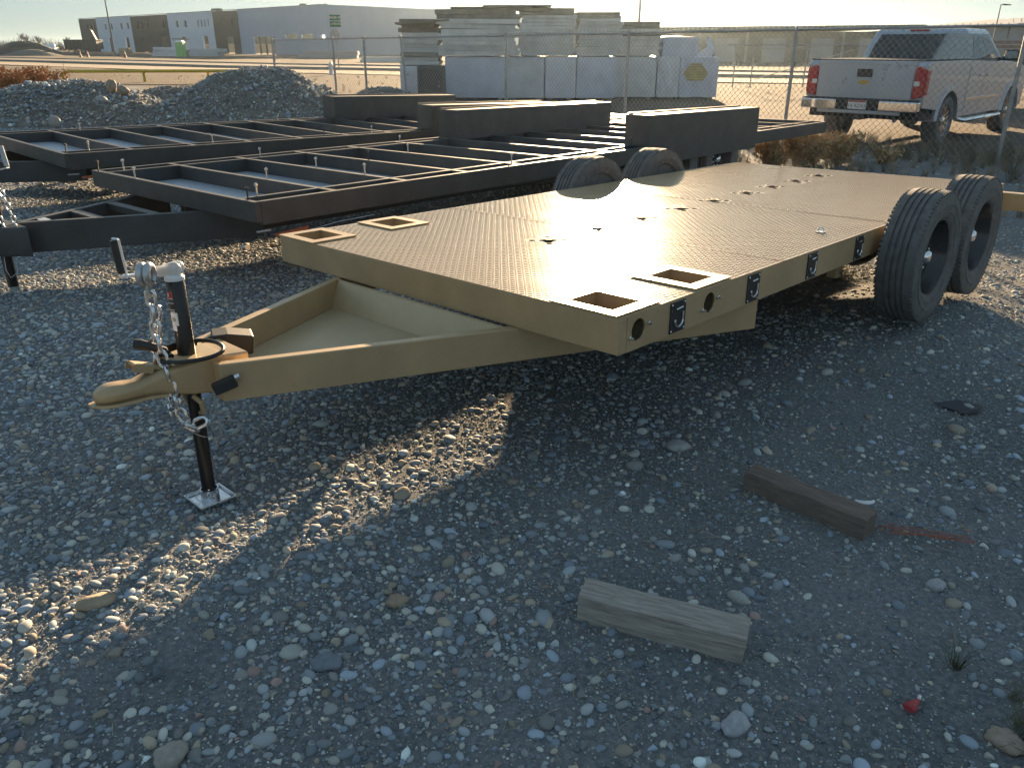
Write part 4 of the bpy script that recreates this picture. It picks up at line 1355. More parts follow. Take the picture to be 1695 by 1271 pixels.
WL = (3.13, 4.09)
for v, vl in zip(WV, WL):
    wheel_parts(gt, .165, v, -.195, TR, 1)
    wheel_parts(gt, -2.665, vl, -.195, TR, -1)
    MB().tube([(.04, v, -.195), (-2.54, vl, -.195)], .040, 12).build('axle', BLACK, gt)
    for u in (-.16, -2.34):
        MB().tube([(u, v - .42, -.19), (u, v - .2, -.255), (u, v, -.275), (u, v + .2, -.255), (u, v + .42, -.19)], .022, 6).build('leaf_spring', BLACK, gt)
for u in (-.16, -2.34):
    for v in (WV[0] - .47, (WV[0] + WV[1]) / 2, WV[1] + .47):
        MB().prism([(-.06, -BH), (.06, -BH), (.035, -.30), (-.035, -.30)], lambda a, z: (u - .03, v + a, z), lambda a, z: (u + .03, v + a, z)).build('spring_hanger', GOLD, gt, .003)
        MB().tube([(u - .045, v, -.27), (u + .045, v, -.27)], .012, 8).build('hanger_bolt', ZINC, gt)

# ------------------------------------------------------------------ safety chain, hung from the crank by its hook
def fit_path(pts, n):
    P = [Vector(p) for p in pts]
    L = [0]
    for a, b in zip(P, P[1:]):
        L.append(L[-1] + (b - a).length)
    out = []
    for k in range(n):
        s = L[-1] * k / (n - 1)
        i = max(j for j in range(len(L)) if L[j] <= s + 1e-9)
        i = min(i, len(P) - 2)
        out.append(P[i].lerp(P[i + 1], (s - L[i]) / max(1e-9, L[i + 1] - L[i])))
    return out
def link_mesh(c, d, nrm, L=.080, Wd=.050, r=.0078):
    d = d.normalized()
    nrm = (nrm - d * nrm.dot(d)).normalized()
    path = []
    h = L / 2 - Wd / 2
    q = Wd / 2 - r
    for t in np.linspace(-90, 90, 7):
        path.append(c + d * (h + q * math.cos(R(t))) + nrm * q * math.sin(R(t)))
    for t in np.linspace(90, 270, 7):
        path.append(c + d * (-h + q * math.cos(R(t))) + nrm * q * math.sin(R(t)))
    return MB().tube(path, r, 8, closed=True)
def chain(t, pts, F, pitch=.060, L=.080, Wd=.050, r=.0078, M_=ZINC):
    tot = sum((Vector(b) - Vector(a)).length for a, b in zip(pts, pts[1:]))
    n = max(2, int(round(tot / pitch)) + 1)
    P = fit_path(pts, n)
    view = Vector((-.05, -1, .4))
    view = F.to_3x3().inverted() @ view
    for i in range(n):
        d = (P[min(i + 1, n - 1)] - P[max(i - 1, 0)]).normalized()
        side = d.cross(view).normalized()
        oth = d.cross(side).normalized()
        nr = side if i % 2 == 0 else (oth * .85 + side * .5)
        link_mesh(P[i], d, nr, L, Wd, r).build('chain_link', M_, t)
ch = thing('safety_chain', 'silver safety chain hung from the jack crank of the gold trailer', 'chain', (-1.22, -1.29, -.2), GF)
path = [(-1.22, -1.29, .115), (-1.222, -1.292, .03), (-1.22, -1.292, -.06), (-1.213, -1.288, -.14), (-1.205, -1.282, -.22), (-1.198, -1.275, -.30), (-1.192, -1.262, -.36), (-1.186, -1.248, -.405), (-1.175, -1.235, -.43), (-1.162, -1.222, -.425), (-1.15, -1.212, -.40)]
chain(ch, path, GF)
path2 = [(-1.250, -1.27, .045), (-1.262, -1.280, -.02), (-1.268, -1.286, -.09), (-1.278, -1.295, -.145)]
path3 = [(-1.30, -1.235, -.315), (-1.29, -1.262, -.35), (-1.262, -1.275, -.372), (-1.24, -1.272, -.35), (-1.235, -1.26, -.325)]
chain(ch, path2, GF)
chain(ch, path3, GF)
hk = MB()
hc = Vector((-1.222, -1.292, .205))
dx, dz = Vector((-.55, -.53, 0)).normalized(), Vector((0, 0, 1))
for off in (-.013, .013):
    nn = dx.cross(dz) * 0 + Vector((.719, -.695, 0)) * 0
    sidev = dx * off
    yv = Vector((.695, -.719, 0))
    arc = [hc + sidev + yv * (.030 * math.sin(R(t))) + dz * (.034 * math.cos(R(t))) for t in np.linspace(-150, 165, 20)]
    hk.tube(arc, [.011 + .004 * math.sin(math.pi * i / 19) for i in range(20)], 10)
hk.tube([hc + dx * -.004 + dz * -.028, hc + dz * -.05, hc + dz * -.078], [.018, .013, .012], 10)
hk.tube([hc + dz * -.074 + Vector((.695, -.719, 0)) * -.012, hc + dz * -.078 + Vector((.695, -.719, 0)) * .012], .012, 10)
hk.build('grab_hook', mat('hook_zinc', (.50, .52, .54), .42, .85, var=.2, scale=60), ch)

# ================================================================== black trailer frames
def black_trailer(F, label, tag_chain, length, studs, wheels=True, far0=4.5):
    t = thing('trailer_frame', label, 'trailer', (-1.25, .6, -.66), F, 'black trailer frames waiting in the yard')
    W_, H_ = 2.5, .13
    tw_ = .045
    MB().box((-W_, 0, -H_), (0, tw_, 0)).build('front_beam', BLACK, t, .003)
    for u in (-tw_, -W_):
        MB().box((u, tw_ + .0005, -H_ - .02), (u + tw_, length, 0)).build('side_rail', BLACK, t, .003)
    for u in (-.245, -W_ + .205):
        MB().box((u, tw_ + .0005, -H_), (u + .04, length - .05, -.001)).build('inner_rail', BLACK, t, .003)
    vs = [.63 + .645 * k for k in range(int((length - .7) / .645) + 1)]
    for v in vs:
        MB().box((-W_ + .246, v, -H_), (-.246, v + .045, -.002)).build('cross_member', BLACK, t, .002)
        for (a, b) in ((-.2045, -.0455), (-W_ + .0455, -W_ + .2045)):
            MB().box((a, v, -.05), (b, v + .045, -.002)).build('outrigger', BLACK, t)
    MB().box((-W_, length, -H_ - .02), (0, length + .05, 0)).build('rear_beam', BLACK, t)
    prev = tw_
    for v in vs[:7]:                                   # galvanised pans under the first bays
        MB().box((-W_ + .25, prev + .004, -H_ + .012), (-.25, v - .003, -H_ + .018)).build('floor_pan', GALV, t)
        prev = v + .045
    MB().box((-W_ + .25, prev + .004, -H_ + .012), (-.25, length, -H_ + .018)).build('floor_pan', GALV, t)
    for u0, u1, b0 in ((-.30, .002, 4.5), (-W_ - .002, -W_ + .30, far0)):            # fender boxes
        mb = MB()
        mb.box((u0, b0, -.02), (u1, b0 + .012, .297)).box((u0, 6.888, -.02), (u1, 6.9, .272))
        so = (u1 - .010, u1) if u1 > -1 else (u0, u0 + .010)
        mb.prism([(b0 + .012, -.19), (6.888, -.19), (6.888, .268), (b0 + .012, .292)], lambda v, z: (so[0], v, z), lambda v, z: (so[1], v, z))
        si = (u0, u0 + .010) if u1 > -1 else (u1 - .010, u1)
        mb.prism([(b0 + .012, -.02), (6.888, -.02), (6.888, .268), (b0 + .012, .292)], lambda v, z: (si[0], v, z), lambda v, z: (si[1], v, z))
        fo = mb.build('fender_box', BLACK, t)
        MB().prism([(b0, .298), (6.9, .2735), (6.9, .2655), (b0, .290)], lambda v, z: (u0, v, z + .006), lambda v, z: (u1, v, z + .006)).build('fender_lid', BLACK, fo)
        MB().prism([(b0, .306), (6.9, .2815), (6.9, .2955), (b0, .320)], lambda v, z: (u0 + .02, v, z), lambda v, z: (u0 + .05, v, z)).build('fender_lip', BLACK, fo)
    for k, (u, v) in enumerate(studs):
        o = MB().tube([(u, v, -.01), (u, v, .085)], .0065, 6).tube([(u, v, .066), (u, v, .078)], .014, 6).build('anchor_bolt', ZINC if k % 3 else BLACK, t)
    # tongue
    def n2(v):
        return -.70 + .52 * v
    for sgn in (1, -1):
        f = (lambda u: u) if sgn == 1 else (lambda u: -W_ - u)
        mb = MB()
        vv = []
        for v in (-1.10, .35):
            for (o_, z) in ((0, -.135), (-.06, -.135), (-.06, -.335), (0, -.335)):
                vv.append((f(n2(v) + o_), v, z))
        mb.add(vv, [(0, 1, 2, 3), (7, 6, 5, 4), (0, 4, 5, 1), (1, 5, 6, 2), (2, 6, 7, 3), (3, 7, 4, 0)])
        mb.build('tongue_beam', BLACK, t, .005)
    for v in (-.56, -.24):
        MB().box((-W_ - n2(v) + .07, v - .035, -.185), (n2(v) - .07, v + .035, -.137)).build('tongue_rung', BLACK, t, .003)
    MB().box((-1.36, -.86, -.150), (-1.20, -.80, -.138)).build('tongue_step', GALV, t)
    MB().loft([rr(v, a, b, c, 5, k) for v, a, b, c, k in ((-1.0, .20, -.14, -.33, .12), (-1.15, .12, -.14, -.32, .2), (-1.3, .06, -.17, -.28, .6), (-1.45, .055, -.19, -.27, .95), (-1.5, .02, -.21, -.25, .95))]).build('coupler', BLACK, t)
    # jack
    zt = .34
    MB().lathe([(-.16, .0001), (-.16, .036), (zt - .18, .036), (zt - .178, .0001)], 20, zl(-1.25, -1.10, 0)).build('jack_post', BLACKP, t)
    MB().lathe([(-.56, .0001), (-.56, .032), (-.16, .032)], 20, zl(-1.25, -1.10, 0)).build('jack_leg', BLACKP, t)
    mb = MB()
    fz = -.598
    mb.loft([[(-1.25 + sx * a, -1.10 + sy * a, z) for sx, sy in ((1, 1), (-1, 1), (-1, -1), (1, -1))] for a, z in ((.075, fz), (.085, fz + .005), (.087, fz + .016), (.075, fz + .012))], smooth=False)
    mb.lathe([(.01, .04), (.06, .04), (.06, .035)], 16, zl(-1.25, -1.10, fz))
    mb.build('jack_foot', ZINC, t)
    Dl = Vector((.70, .55, 0)).normalized()
    a0_ = Vector((-1.25, -1.10, zt - .15))
    MB().beam(a0_, a0_ + Dl * .155 + Vector((0, 0, .035)), .03, .008).build('crank_arm', ZINC, t)
    a1_ = a0_ + Dl * .15 + Vector((0, 0, .04))
    MB().tube([a1_, a1_ - Dl * .012 + Vector((0, 0, .12))], .015, 10).build('crank_grip', GALV, t)
    MB().lathe([(0, .0001), (0, .02), (.02, .02), (.02, .0001)], 8, Matrix.Translation((n2(-1.02) + .012, -1.02, -.215)) @ Matrix.Rotation(R(-25), 4, 'Z')).build('switch_bolt', ZINC, t)
    MB().tube([(n2(-1.05), -1.08, -.25), (-1.225, -1.12, -.34), (-1.21, -1.13, -.42), (-1.19, -1.12, -.47), (-1.17, -1.08, -.44), (-1.20, -1.06, -.36)], .0022, 6).build('pull_cable', WIRE, t)
    # amber and red lamps with loose leads under the front corner
    o = MB().box((-.03, .11, -.245), (-.005, .36, -.225), Matrix.Translation((0.02, 0.0, 0)) @ Matrix.Rotation(R(4), 4, 'X')).build('marker_lamp_strip', ORANGE, t)
    MB().box((-.05, .02, -.20), (-.035, .12, -.19)).build('strip_bracket', GALV, t)
    MB().tube([(-.02, .35, -.24), (.04, .6, -.20), (.06, .9, -.19)], .003, 6).tube([(-.02, .3, -.26), (.05, .5, -.27), (.1, .62, -.26)], .003, 6).build('loose_lead', WIRE, t)
    MB().tube([(-.10, -.05, -.29), (-.06, -.05, -.285)], .02, 8).build('junction_plug', ZINC, t)
    if wheels:
        for v in (5.2, 6.15):
            wheel_parts(t, -.14, v, -.27, .385, 1)
            wheel_parts(t, -2.36, v, -.27, .385, -1)
            MB().tube([(-.2, v, -.27), (-2.3, v, -.27)], .04, 8).build('axle', BLACK, t)
    for u in (-.9, -1.6):
        MB().box((u - .04, .3, -.36), (u + .04, length - 1, -.146)).build('main_rail', BLACK, t)
    return t

F1 = frame(-1.6317, 5.0795, .685, -.7357, -.0073, .0154)
F2 = frame(-4.184, 7.6696, .6633, -.7706, -.0183, -.0084)
st1 = [(-.12, .03), (-.225, .16), (-1.75, .03), (-2.40, .02), (-2.34, .20), (-.16, 2.6), (-.16, 4.42), (-2.29, 1.45), (-2.29, 3.15), (-2.29, 4.3), (-1.2, 1.31), (-.9, .655), (-1.3, 1.94), (-1.5, 2.58), (-.55, 1.31)]
st2 = [(-.10, .06), (-.20, .30), (-.16, 1.55), (-.16, 2.95), (-.16, 3.65), (-2.29, .95), (-2.29, 2.25), (-2.29, 3.6)]
bt1 = black_trailer(F1, 'black steel trailer frame with open cross members right beside the gold trailer', 1, 9.0, st1, far0=3.93)
bt2 = black_trailer(F2, 'black steel trailer frame farther left, next to the gravel mounds', 1, 9.2, st2)
c2 = thing('safety_chain', 'doubled silver safety chain on the jack of the near black frame, at the left edge', 'chain', (-1.22, -1.13, 0), F1)
chain(c2, [(-1.235, -1.14, .17), (-1.215, -1.13, .10), (-1.205, -1.12, .03), (-1.195, -1.11, -.04), (-1.185, -1.10, -.10), (-1.18, -1.09, -.14)], F1, .043, .062, .040, .006)
chain(c2, [(-1.20, -1.08, .14), (-1.175, -1.06, .07), (-1.16, -1.05, .0), (-1.15, -1.04, -.07), (-1.145, -1.03, -.14)], F1, .043, .062, .040, .006)
chain(c2, [(-1.24, -1.15, .12), (-1.235, -1.15, .05), (-1.23, -1.14, -.02), (-1.22, -1.13, -.09)], F1, .043, .062, .040, .006)
MBk = MB()
arc = [Vector((-1.235, -1.14, .215)) + Vector((.03 * math.sin(R(a)) * .7, .03 * math.sin(R(a)) * .7, .035 * math.cos(R(a)))) for a in np.linspace(-150, 165, 18)]
MBk.tube(arc, .012, 8).build('grab_hook', ZINC, c2)

# loose steel on the gravel behind the near black frame
t = thing('steel_channel', 'black steel channel section lying on the gravel between the two black frames', 'steel channel', (-5.3, 10.1, 0))
MC = Matrix.Translation((-5.2, 10.05, .16)) @ Matrix.Rotation(R(-12), 4, 'Z')
MB().box((-.55, -.12, 0), (.75, -.112, .09), MC).build('flange', BLACK, t)
MB().box((-.55, .112, 0), (.75, .12, .09), MC).build('flange', BLACK, t)
MB().box((-.55, -.112, 0), (.75, .112, .008), MC).build('web', BLACK, t)
MB().box((-.4, -.1, -.17), (-.3, .1, 0), MC).box((.5, -.1, -.17), (.6, .1, 0), MC).build('block', WOOD_BROWN, t)
t = thing('rubber_block', 'black rubber block lying under the near black frame tongue at left', 'block', (-4.0, 6.7, 0))
MB().loft([[(-4.22, 6.55, 0), (-3.72, 6.62, 0), (-3.78, 6.95, 0), (-4.25, 6.9, 0)], [(-4.18, 6.58, .13), (-3.80, 6.64, .13), (-3.84, 6.9, .13), (-4.2, 6.86, .13)]], smooth=False).build('body', PLASTIC, t, .01)
MB().box((-4.05, 6.545, .03), (-3.9, 6.565, .10)).build('grip', PLASTIC, t)

# ================================================================== timbers and litter on the ground
def timber(label, p, q, s, material, seed):
    p, q = slope(p[0], p[1], p[2]), slope(q[0], q[1], q[2])
    d = Vector(q) - Vector(p)
    L = d.length
    rg = random.Random(seed)
    n = 26
    rings = []
    for i in range(n + 1):
        x = L * i / n
        o = []
        for (sx, sy) in ((-1, 0), (1, 0), (1, 1), (-1, 1)):
            w1 = .006 * float(fbm(np.array([x * 9 + seed + sx * 3.0]), np.array([sy * 5.0 + seed]), 3)[0])
            w2 = .006 * float(fbm(np.array([x * 9 + seed + sx * 7.0]), np.array([sy * 3.0 + 9]), 3)[0])
            o.append((x + rg.uniform(-.004, .004) * (i in (0, n)), sx * s / 2 + w1 + rg.uniform(-.001, .001), (sy * s) - .012 + w2 + rg.uniform(-.001, .001)))
        rings.append([Vector(v) for v in o])
    mb = MB().loft(rings, smooth=False)
    o = mb.build('timber', material, None, .003, 1)
    o.location = p
    o.rotation_euler = (R(rg.uniform(-2, 2)), -math.atan2(d.z, math.hypot(d.x, d.y)), math.atan2(d.y, d.x))
    return tag(o, label, 'timber')
timber('pale grey weathered timber offcut, nearest the camera', (.215, 1.985, .005), (.665, 1.795, .01), .100, WOOD_GREY, 3)
timber('dark brown weathered timber offcut, farther right', (.935, 2.745, .0), (1.265, 2.395, .005), .096, WOOD_BROWN, 5)
def bent_sheet(name, label, cat, pts, material, th=.003, group=None):
    pts = [slope(*p) for p in pts]
    mb = MB()
    n = len(pts)
    c = sum((Vector(p) for p in pts), Vector()) / n
    top = [Vector(p) for p in pts]
    bot = [Vector(p) - Vector((0, 0, th)) for p in pts]
    cc_ = c + Vector((0, 0, .006))
    vs = top + bot + [cc_, cc_ - Vector((0, 0, th))]
    fs = [(i, (i + 1) % n, 2 * n) for i in range(n)] + [((i + 1) % n + n, i + n, 2 * n + 1) for i in range(n)] + [(i, i + n, (i + 1) % n + n, (i + 1) % n) for i in range(n)]
    mb.add(vs, fs)
    return tag(mb.build(name, material), label, cat, group)
def curl(name, label, cat, x, y, z, rad, a0_, a1_, wd, material, tilt=0):
    P_ = slope(x, y)
    x, y, z = P_.x, P_.y, P_.z + z
    mb = MB()
    vs, fs = [], []
    n = 12
    for i in range(n + 1):
        t_ = R(a0_ + (a1_ - a0_) * i / n)
        ww = wd * (.35 + .65 * math.sin(math.pi * i / n))
        for (k, zz) in ((0, 0), (ww, .004), (ww, .007), (0, .003)):
            vs.append((x + (rad - k) * math.cos(t_), y + (rad - k) * math.sin(t_), z + zz + tilt * i / n))
    for i in range(n):
        for k in range(4):
            fs.append((4 * i + k, 4 * i + 4 + k, 4 * i + 4 + (k + 1) % 4, 4 * i + (k + 1) % 4))
    mb.add(vs, fs + [(0, 1, 2, 3), (4 * n, 4 * n + 3, 4 * n + 2, 4 * n + 1)])
    return tag(mb.build(name, material), label, cat)
curl('plastic_scrap', 'bright white curved plastic scrap beside the brown timber', 'litter', 1.325, 2.60, .03, .045, 205, 330, .017, WHITE)
t = thing('plastic_horn', 'red plastic bottle neck scrap lying at lower right', 'litter', slope(1.055, 1.60, .0))
MX = Matrix.Translation(slope(1.03, 1.575, .018)) @ Matrix.Rotation(R(40), 4, 'Z') @ Matrix.Rotation(R(6), 4, 'Y') @ Matrix.Diagonal((.9, .8, .45, 1))
MB().lathe([(0, .0001), (.0, .017), (.004, .0225), (.022, .022), (.040, .014), (.066, .007), (.070, .0065), (.070, .003)], 20, MX).build('body', RED, t)
MB().tube([MX @ Vector((.068, 0, 0)), MX @ Vector((.086, .004, .004))], .005, 8).build('stub', PAPER, t)
bent_sheet('metal_scrap', 'dark grey triangular sheet scrap on the dirt near the right edge', 'litter', [(2.03, 3.50, .02), (2.15, 3.50, .035), (2.25, 3.46, .02), (2.20, 3.40, .02), (2.13, 3.38, .014)], DARKM)
def twig(label, pts, r, material, name='twig', cat='twig'):
    return tag(MB().tube([slope(*p) for p in pts], [r * (1 - .6 * i / (len(pts) - 1)) for i in range(len(pts))], 5).build(name, material), label, cat)
twig('long thin curved twig arching past the dark sheet scrap', [(1.94, 3.16, .01), (1.98, 3.28, .02), (2.07, 3.36, .025), (2.2, 3.42, .03), (2.33, 3.46, .045), (2.42, 3.50, .05), (2.46, 3.62, .06), (2.50, 3.76, .05)], .0026, BARK)
twig('straight dry straw stalk standing out left of the jack foot', [(-1.62, 2.42, .02), (-1.52, 2.55, .05), (-1.46, 2.66, .06)], .0026, BARK)
twig('dry stalk lying at the far left among the cobbles', [(-1.92, 2.55, .02), (-1.84, 2.68, .05)], .0025, BARK)
twig('pale straw stalk on the bare dirt at the bottom left', [(-1.00, 1.67, .012), (-.95, 1.705, .018), (-.90, 1.73, .012)], .002, BARK)
for k in range(1):
    t = thing('baling_twine', 'frayed orange twine trailing from the end of the brown timber', 'twine', slope(1.42, 2.40))
    rg = random.Random(11)
    for j in range(7):
        a = Vector((1.30 + rg.uniform(0, .05), 2.42 + rg.uniform(-.02, .03), .022))
        pts = [a]
        for i in range(7):
            a = a + Vector((.037 + rg.uniform(-.008, .008), -.012 + rg.uniform(-.014, .014), rg.uniform(-.005, .006)))
            a.z = max(.016, a.z)
            pts.append(a.copy())
        MB().tube([slope(*p) for p in pts], .0013, 5).build('strand', ORANGE, t)

# straw and chips
def blade_coll(material, n, seed, L=1.0, wd=.03, lift=.1):
    coll = bpy.data.collections.new('blades')
    rg = np.random.default_rng(seed)
    for k in range(n):
        a = rg.uniform(-.6, .6)
        h = lift * rg.uniform(.2, 1)
        P = [(-.5, 0, .0), (-.2, .05 * a, h), (.2, -.06 * a, h * .8), (.5, .12 * a, 0)]
        mb = MB().tube([Vector(p) for p in P], [wd * .5, wd * .5, wd * .45, wd * .2], 4)
        me = mb.mesh('straw')
        me.materials.append(material)
        coll.objects.link(bpy.data.objects.new('straw', me))
    return coll
STRAWC = blade_coll(STRAWM, 8, 4)
X, Y = jitter_grid(-6, 8, 1.0, 9, 900)
k = in_view(X, Y)
X, Y = X[k], Y[k]
dn = (1 - stoniness(X, Y)) * np.clip(.4 + fbm(X * 1.5 + 3, Y * 1.5, 3) * 2.5, 0.02, 1)
k = rng.random(len(X)) < dn
X, Y = X[k], Y[k]
n = len(X)
s = .018 * (5.0) ** (rng.random(n) ** 1.7)
scatter('straw_litter', np.stack([X, Y, ground_z(X, Y) + .006], -1), np.stack([rng.normal(0, .2, n), rng.normal(0, .2, n), rng.uniform(0, 6.28, n)], -1),
        np.stack([s, s * .6 + .01, s * .6 + .01], -1), rng.integers(0, 8, n), STRAWC)

# upright dry grass and weeds along the fence and at the lower right corner
def tuft_coll(material, n, seed, blades=26, spread=.12, curlv=.5, wd=.006):
    coll = bpy.data.collections.new('tufts')
    rg = random.Random(seed)
    for k in range(n):
        mb = MB()
        for b in range(blades):
            a, rr_ = rg.uniform(0, 6.28), rg.uniform(0, spread)
            x, y = rr_ * math.cos(a), rr_ * math.sin(a)
            lean = Vector((math.cos(a + rg.uniform(-1, 1)), math.sin(a + rg.uniform(-1, 1)), 0)) * rg.uniform(.1, curlv)
            h = rg.uniform(.4, 1.0)
            mb.tube([(x, y, 0), (x + lean.x * .3 * h, y + lean.y * .3 * h, .6 * h), (x + lean.x * h, y + lean.y * h, h * .95)], [wd, wd * .7, wd * .15], 3, cap=False)
        me = mb.mesh('tuft')
        me.materials.append(material)
        coll.objects.link(bpy.data.objects.new('tuft', me))
    return coll
TUFT = tuft_coll(GRASSM, 7, 8)
X, Y = jitter_grid(2.0, 14, 6, 19, 34)
sm = X + Y
k = (sm > 13.6) & (sm < 21.6) & (X > 2.6)
X, Y = X[k], Y[k]
pz = np.clip(.55 + fbm(X * .7, Y * .7 + 8, 3) * 1.6, 0, 1) * np.clip((X + Y - 13.4) / 4.0, 0, 1)
k = rng.random(len(X)) < pz
X, Y = X[k], Y[k]
n = len(X)
s = rng.uniform(.12, .34, n)
scatter('dry_grass', np.stack([X, Y, ground_z(X, Y)], -1), np.stack([rng.normal(0, .1, n), rng.normal(0, .1, n), rng.uniform(0, 6.28, n)], -1), np.stack([s * 1.3, s * 1.3, s], -1), rng.integers(0, 7, n), TUFT)
GWEED = mat('green_grey_weed', (.10, .12, .055), .9, 0, var=.4, scale=8)
WTUFT = tuft_coll(random_mat('weed_blades', [(0, (.11, .13, .06)), (.5, (.17, .16, .09)), (.8, (.09, .10, .05))], bump=0), 4, 12, 40, .22, 1.3, .008)
n = 26
X = rng.normal(1.42, .11, n); Y = rng.normal(1.52, .10, n)
scatter('green_weeds', np.stack([X * 1.05, Y * 1.05, ground_z(X * 1.05, Y * 1.05)], -1), np.stack([rng.normal(0, .3, n), rng.normal(0, .3, n), rng.uniform(0, 6.28, n)], -1), np.repeat(rng.uniform(.06, .13, n)[:, None], 3, 1), rng.integers(0, 4, n), WTUFT)
# tuft of sunlit dry grass under the trailer
n = 40
X = rng.normal(2.35, .16, n); Y = rng.normal(6.0, .12, n)
scatter('dry_grass', np.stack([X, Y, ground_z(X, Y)], -1), np.stack([rng.normal(0, .5, n), rng.normal(0, .5, n), rng.uniform(0, 6.28, n)], -1), np.repeat(rng.uniform(.08, .2, n)[:, None], 3, 1), rng.integers(0, 7, n), TUFT)
# grass of the open field
X, Y = jitter_grid(-34, 30, 20, 60, 1.6)
k = (X + Y > 24) & (np.abs(X) < .75 * Y + 2) & (np.hypot((X - 1.5) / 8, (Y - 29) / 5) > 1) & ~((X > 4) & (X < 16) & (Y < 27))
X, Y = X[k], Y[k]
k = rng.random(len(X)) < np.clip(.35 + fbm(X * .25, Y * .25, 3) * 1.8, 0, 1)
X, Y = X[k], Y[k]
n = len(X)
s = rng.uniform(.05, .16, n)
scatter('field_grass', np.stack([X, Y, ground_z(X, Y)], -1), np.stack([rng.normal(0, .1, n), rng.normal(0, .1, n), rng.uniform(0, 6.28, n)], -1), np.stack([s * 2, s * 2, s], -1), rng.integers(0, 7, n), TUFT)

# dead shrubs: stems with many curled dry leaves
def dead_shrub(name, label, x, y, h, rad, nl, seed, material, group=None, leaf=.05):
    rg = random.Random(seed)
    t = thing(name, label, 'shrub', (x, y, 0), group=group)
    st, lv = MB(), MB()
    for i in range(16):
        a = rg.uniform(0, 6.28)
        p = Vector((x + rg.uniform(-.1, .1) * rad, y + rg.uniform(-.1, .1) * rad, 0))
        q = p + Vector((math.cos(a) * rad * rg.uniform(.2, .9), math.sin(a) * rad * rg.uniform(.2, .9), h * rg.uniform(.55, 1.0)))
        mdl = p.lerp(q, .5) + Vector((rg.uniform(-.1, .1), rg.uniform(-.1, .1), .08)) * rad
        st.tube([p, mdl, q], [.008, .006, .003], 4, cap=False)
        for k in range(nl // 16):
            f = rg.uniform(.15, 1.05)
            c = (p.lerp(mdl, f * 2) if f < .5 else mdl.lerp(q, (f - .5) * 2)) + Vector((rg.gauss(0, .13), rg.gauss(0, .13), rg.gauss(0, .07))) * rad
            c.z = max(.02, c.z)
            d1 = Vector((rg.uniform(-1, 1), rg.uniform(-1, 1), rg.uniform(-1, 1))).normalized()
            d2 = d1.cross(Vector((rg.uniform(-1, 1), rg.uniform(-1, 1), rg.uniform(-1, 1)))).normalized()
            s_ = leaf * rg.uniform(.5, 1.3)
            lv.add([c - d1 * s_, c + d2 * s_ * .35, c + d1 * s_ + d2.cross(d1) * s_ * .3, c - d2 * s_ * .35], [(0, 1, 2, 3)])
    st.build('stems', TWIG, t, fix=False)
    o = lv.build('leaves', material, t, fix=False)
    o['kind'] = 'stuff'
for args in [
    ('bushy tan dead shrub behind the deck, largest one by the black frame end', 4.25, 11.95, .46, .42, 2600, 1),
    ('tan dead shrub touching the right side of the largest dead shrub', 4.78, 12.05, .42, .38, 2200, 2),
    ('low dead shrub left of the largest dead shrub, close to the black fender box', 3.75, 11.75, .36, .36, 1700, 3),
    ('sparse dead weed at the right end of the row of dead shrubs', 5.45, 12.1, .26, .34, 400, 4),
]:
    dead_shrub('dead_shrub', *args[:5], args[5], args[6], BRUSH, leaf=.045)
dead_shrub('dead_shrub', 'thin dead weed growing in front of the fence post behind the black frames', 1.75, 17.2, .55, .3, 160, 7, BRUSH)
dead_shrub('dead_shrub', 'thin dead weed against the wrapped bundles left of the fence post', .75, 18.2, .45, .25, 160, 9, BRUSH)
for k, (x, y, l) in enumerate([(-15.4, 25.5, 'orange-brown weed clump at the left edge behind the gravel mound'), (-14.6, 26.5, 'orange-brown weed clump just right of the left edge clump'), (-16.3, 27.5, 'orange-brown weed clump half cut by the left edge')]):
    dead_shrub('weed_clump', l, x, y, .95, .8, 2200, 30 + k, RUSTB, leaf=.06)

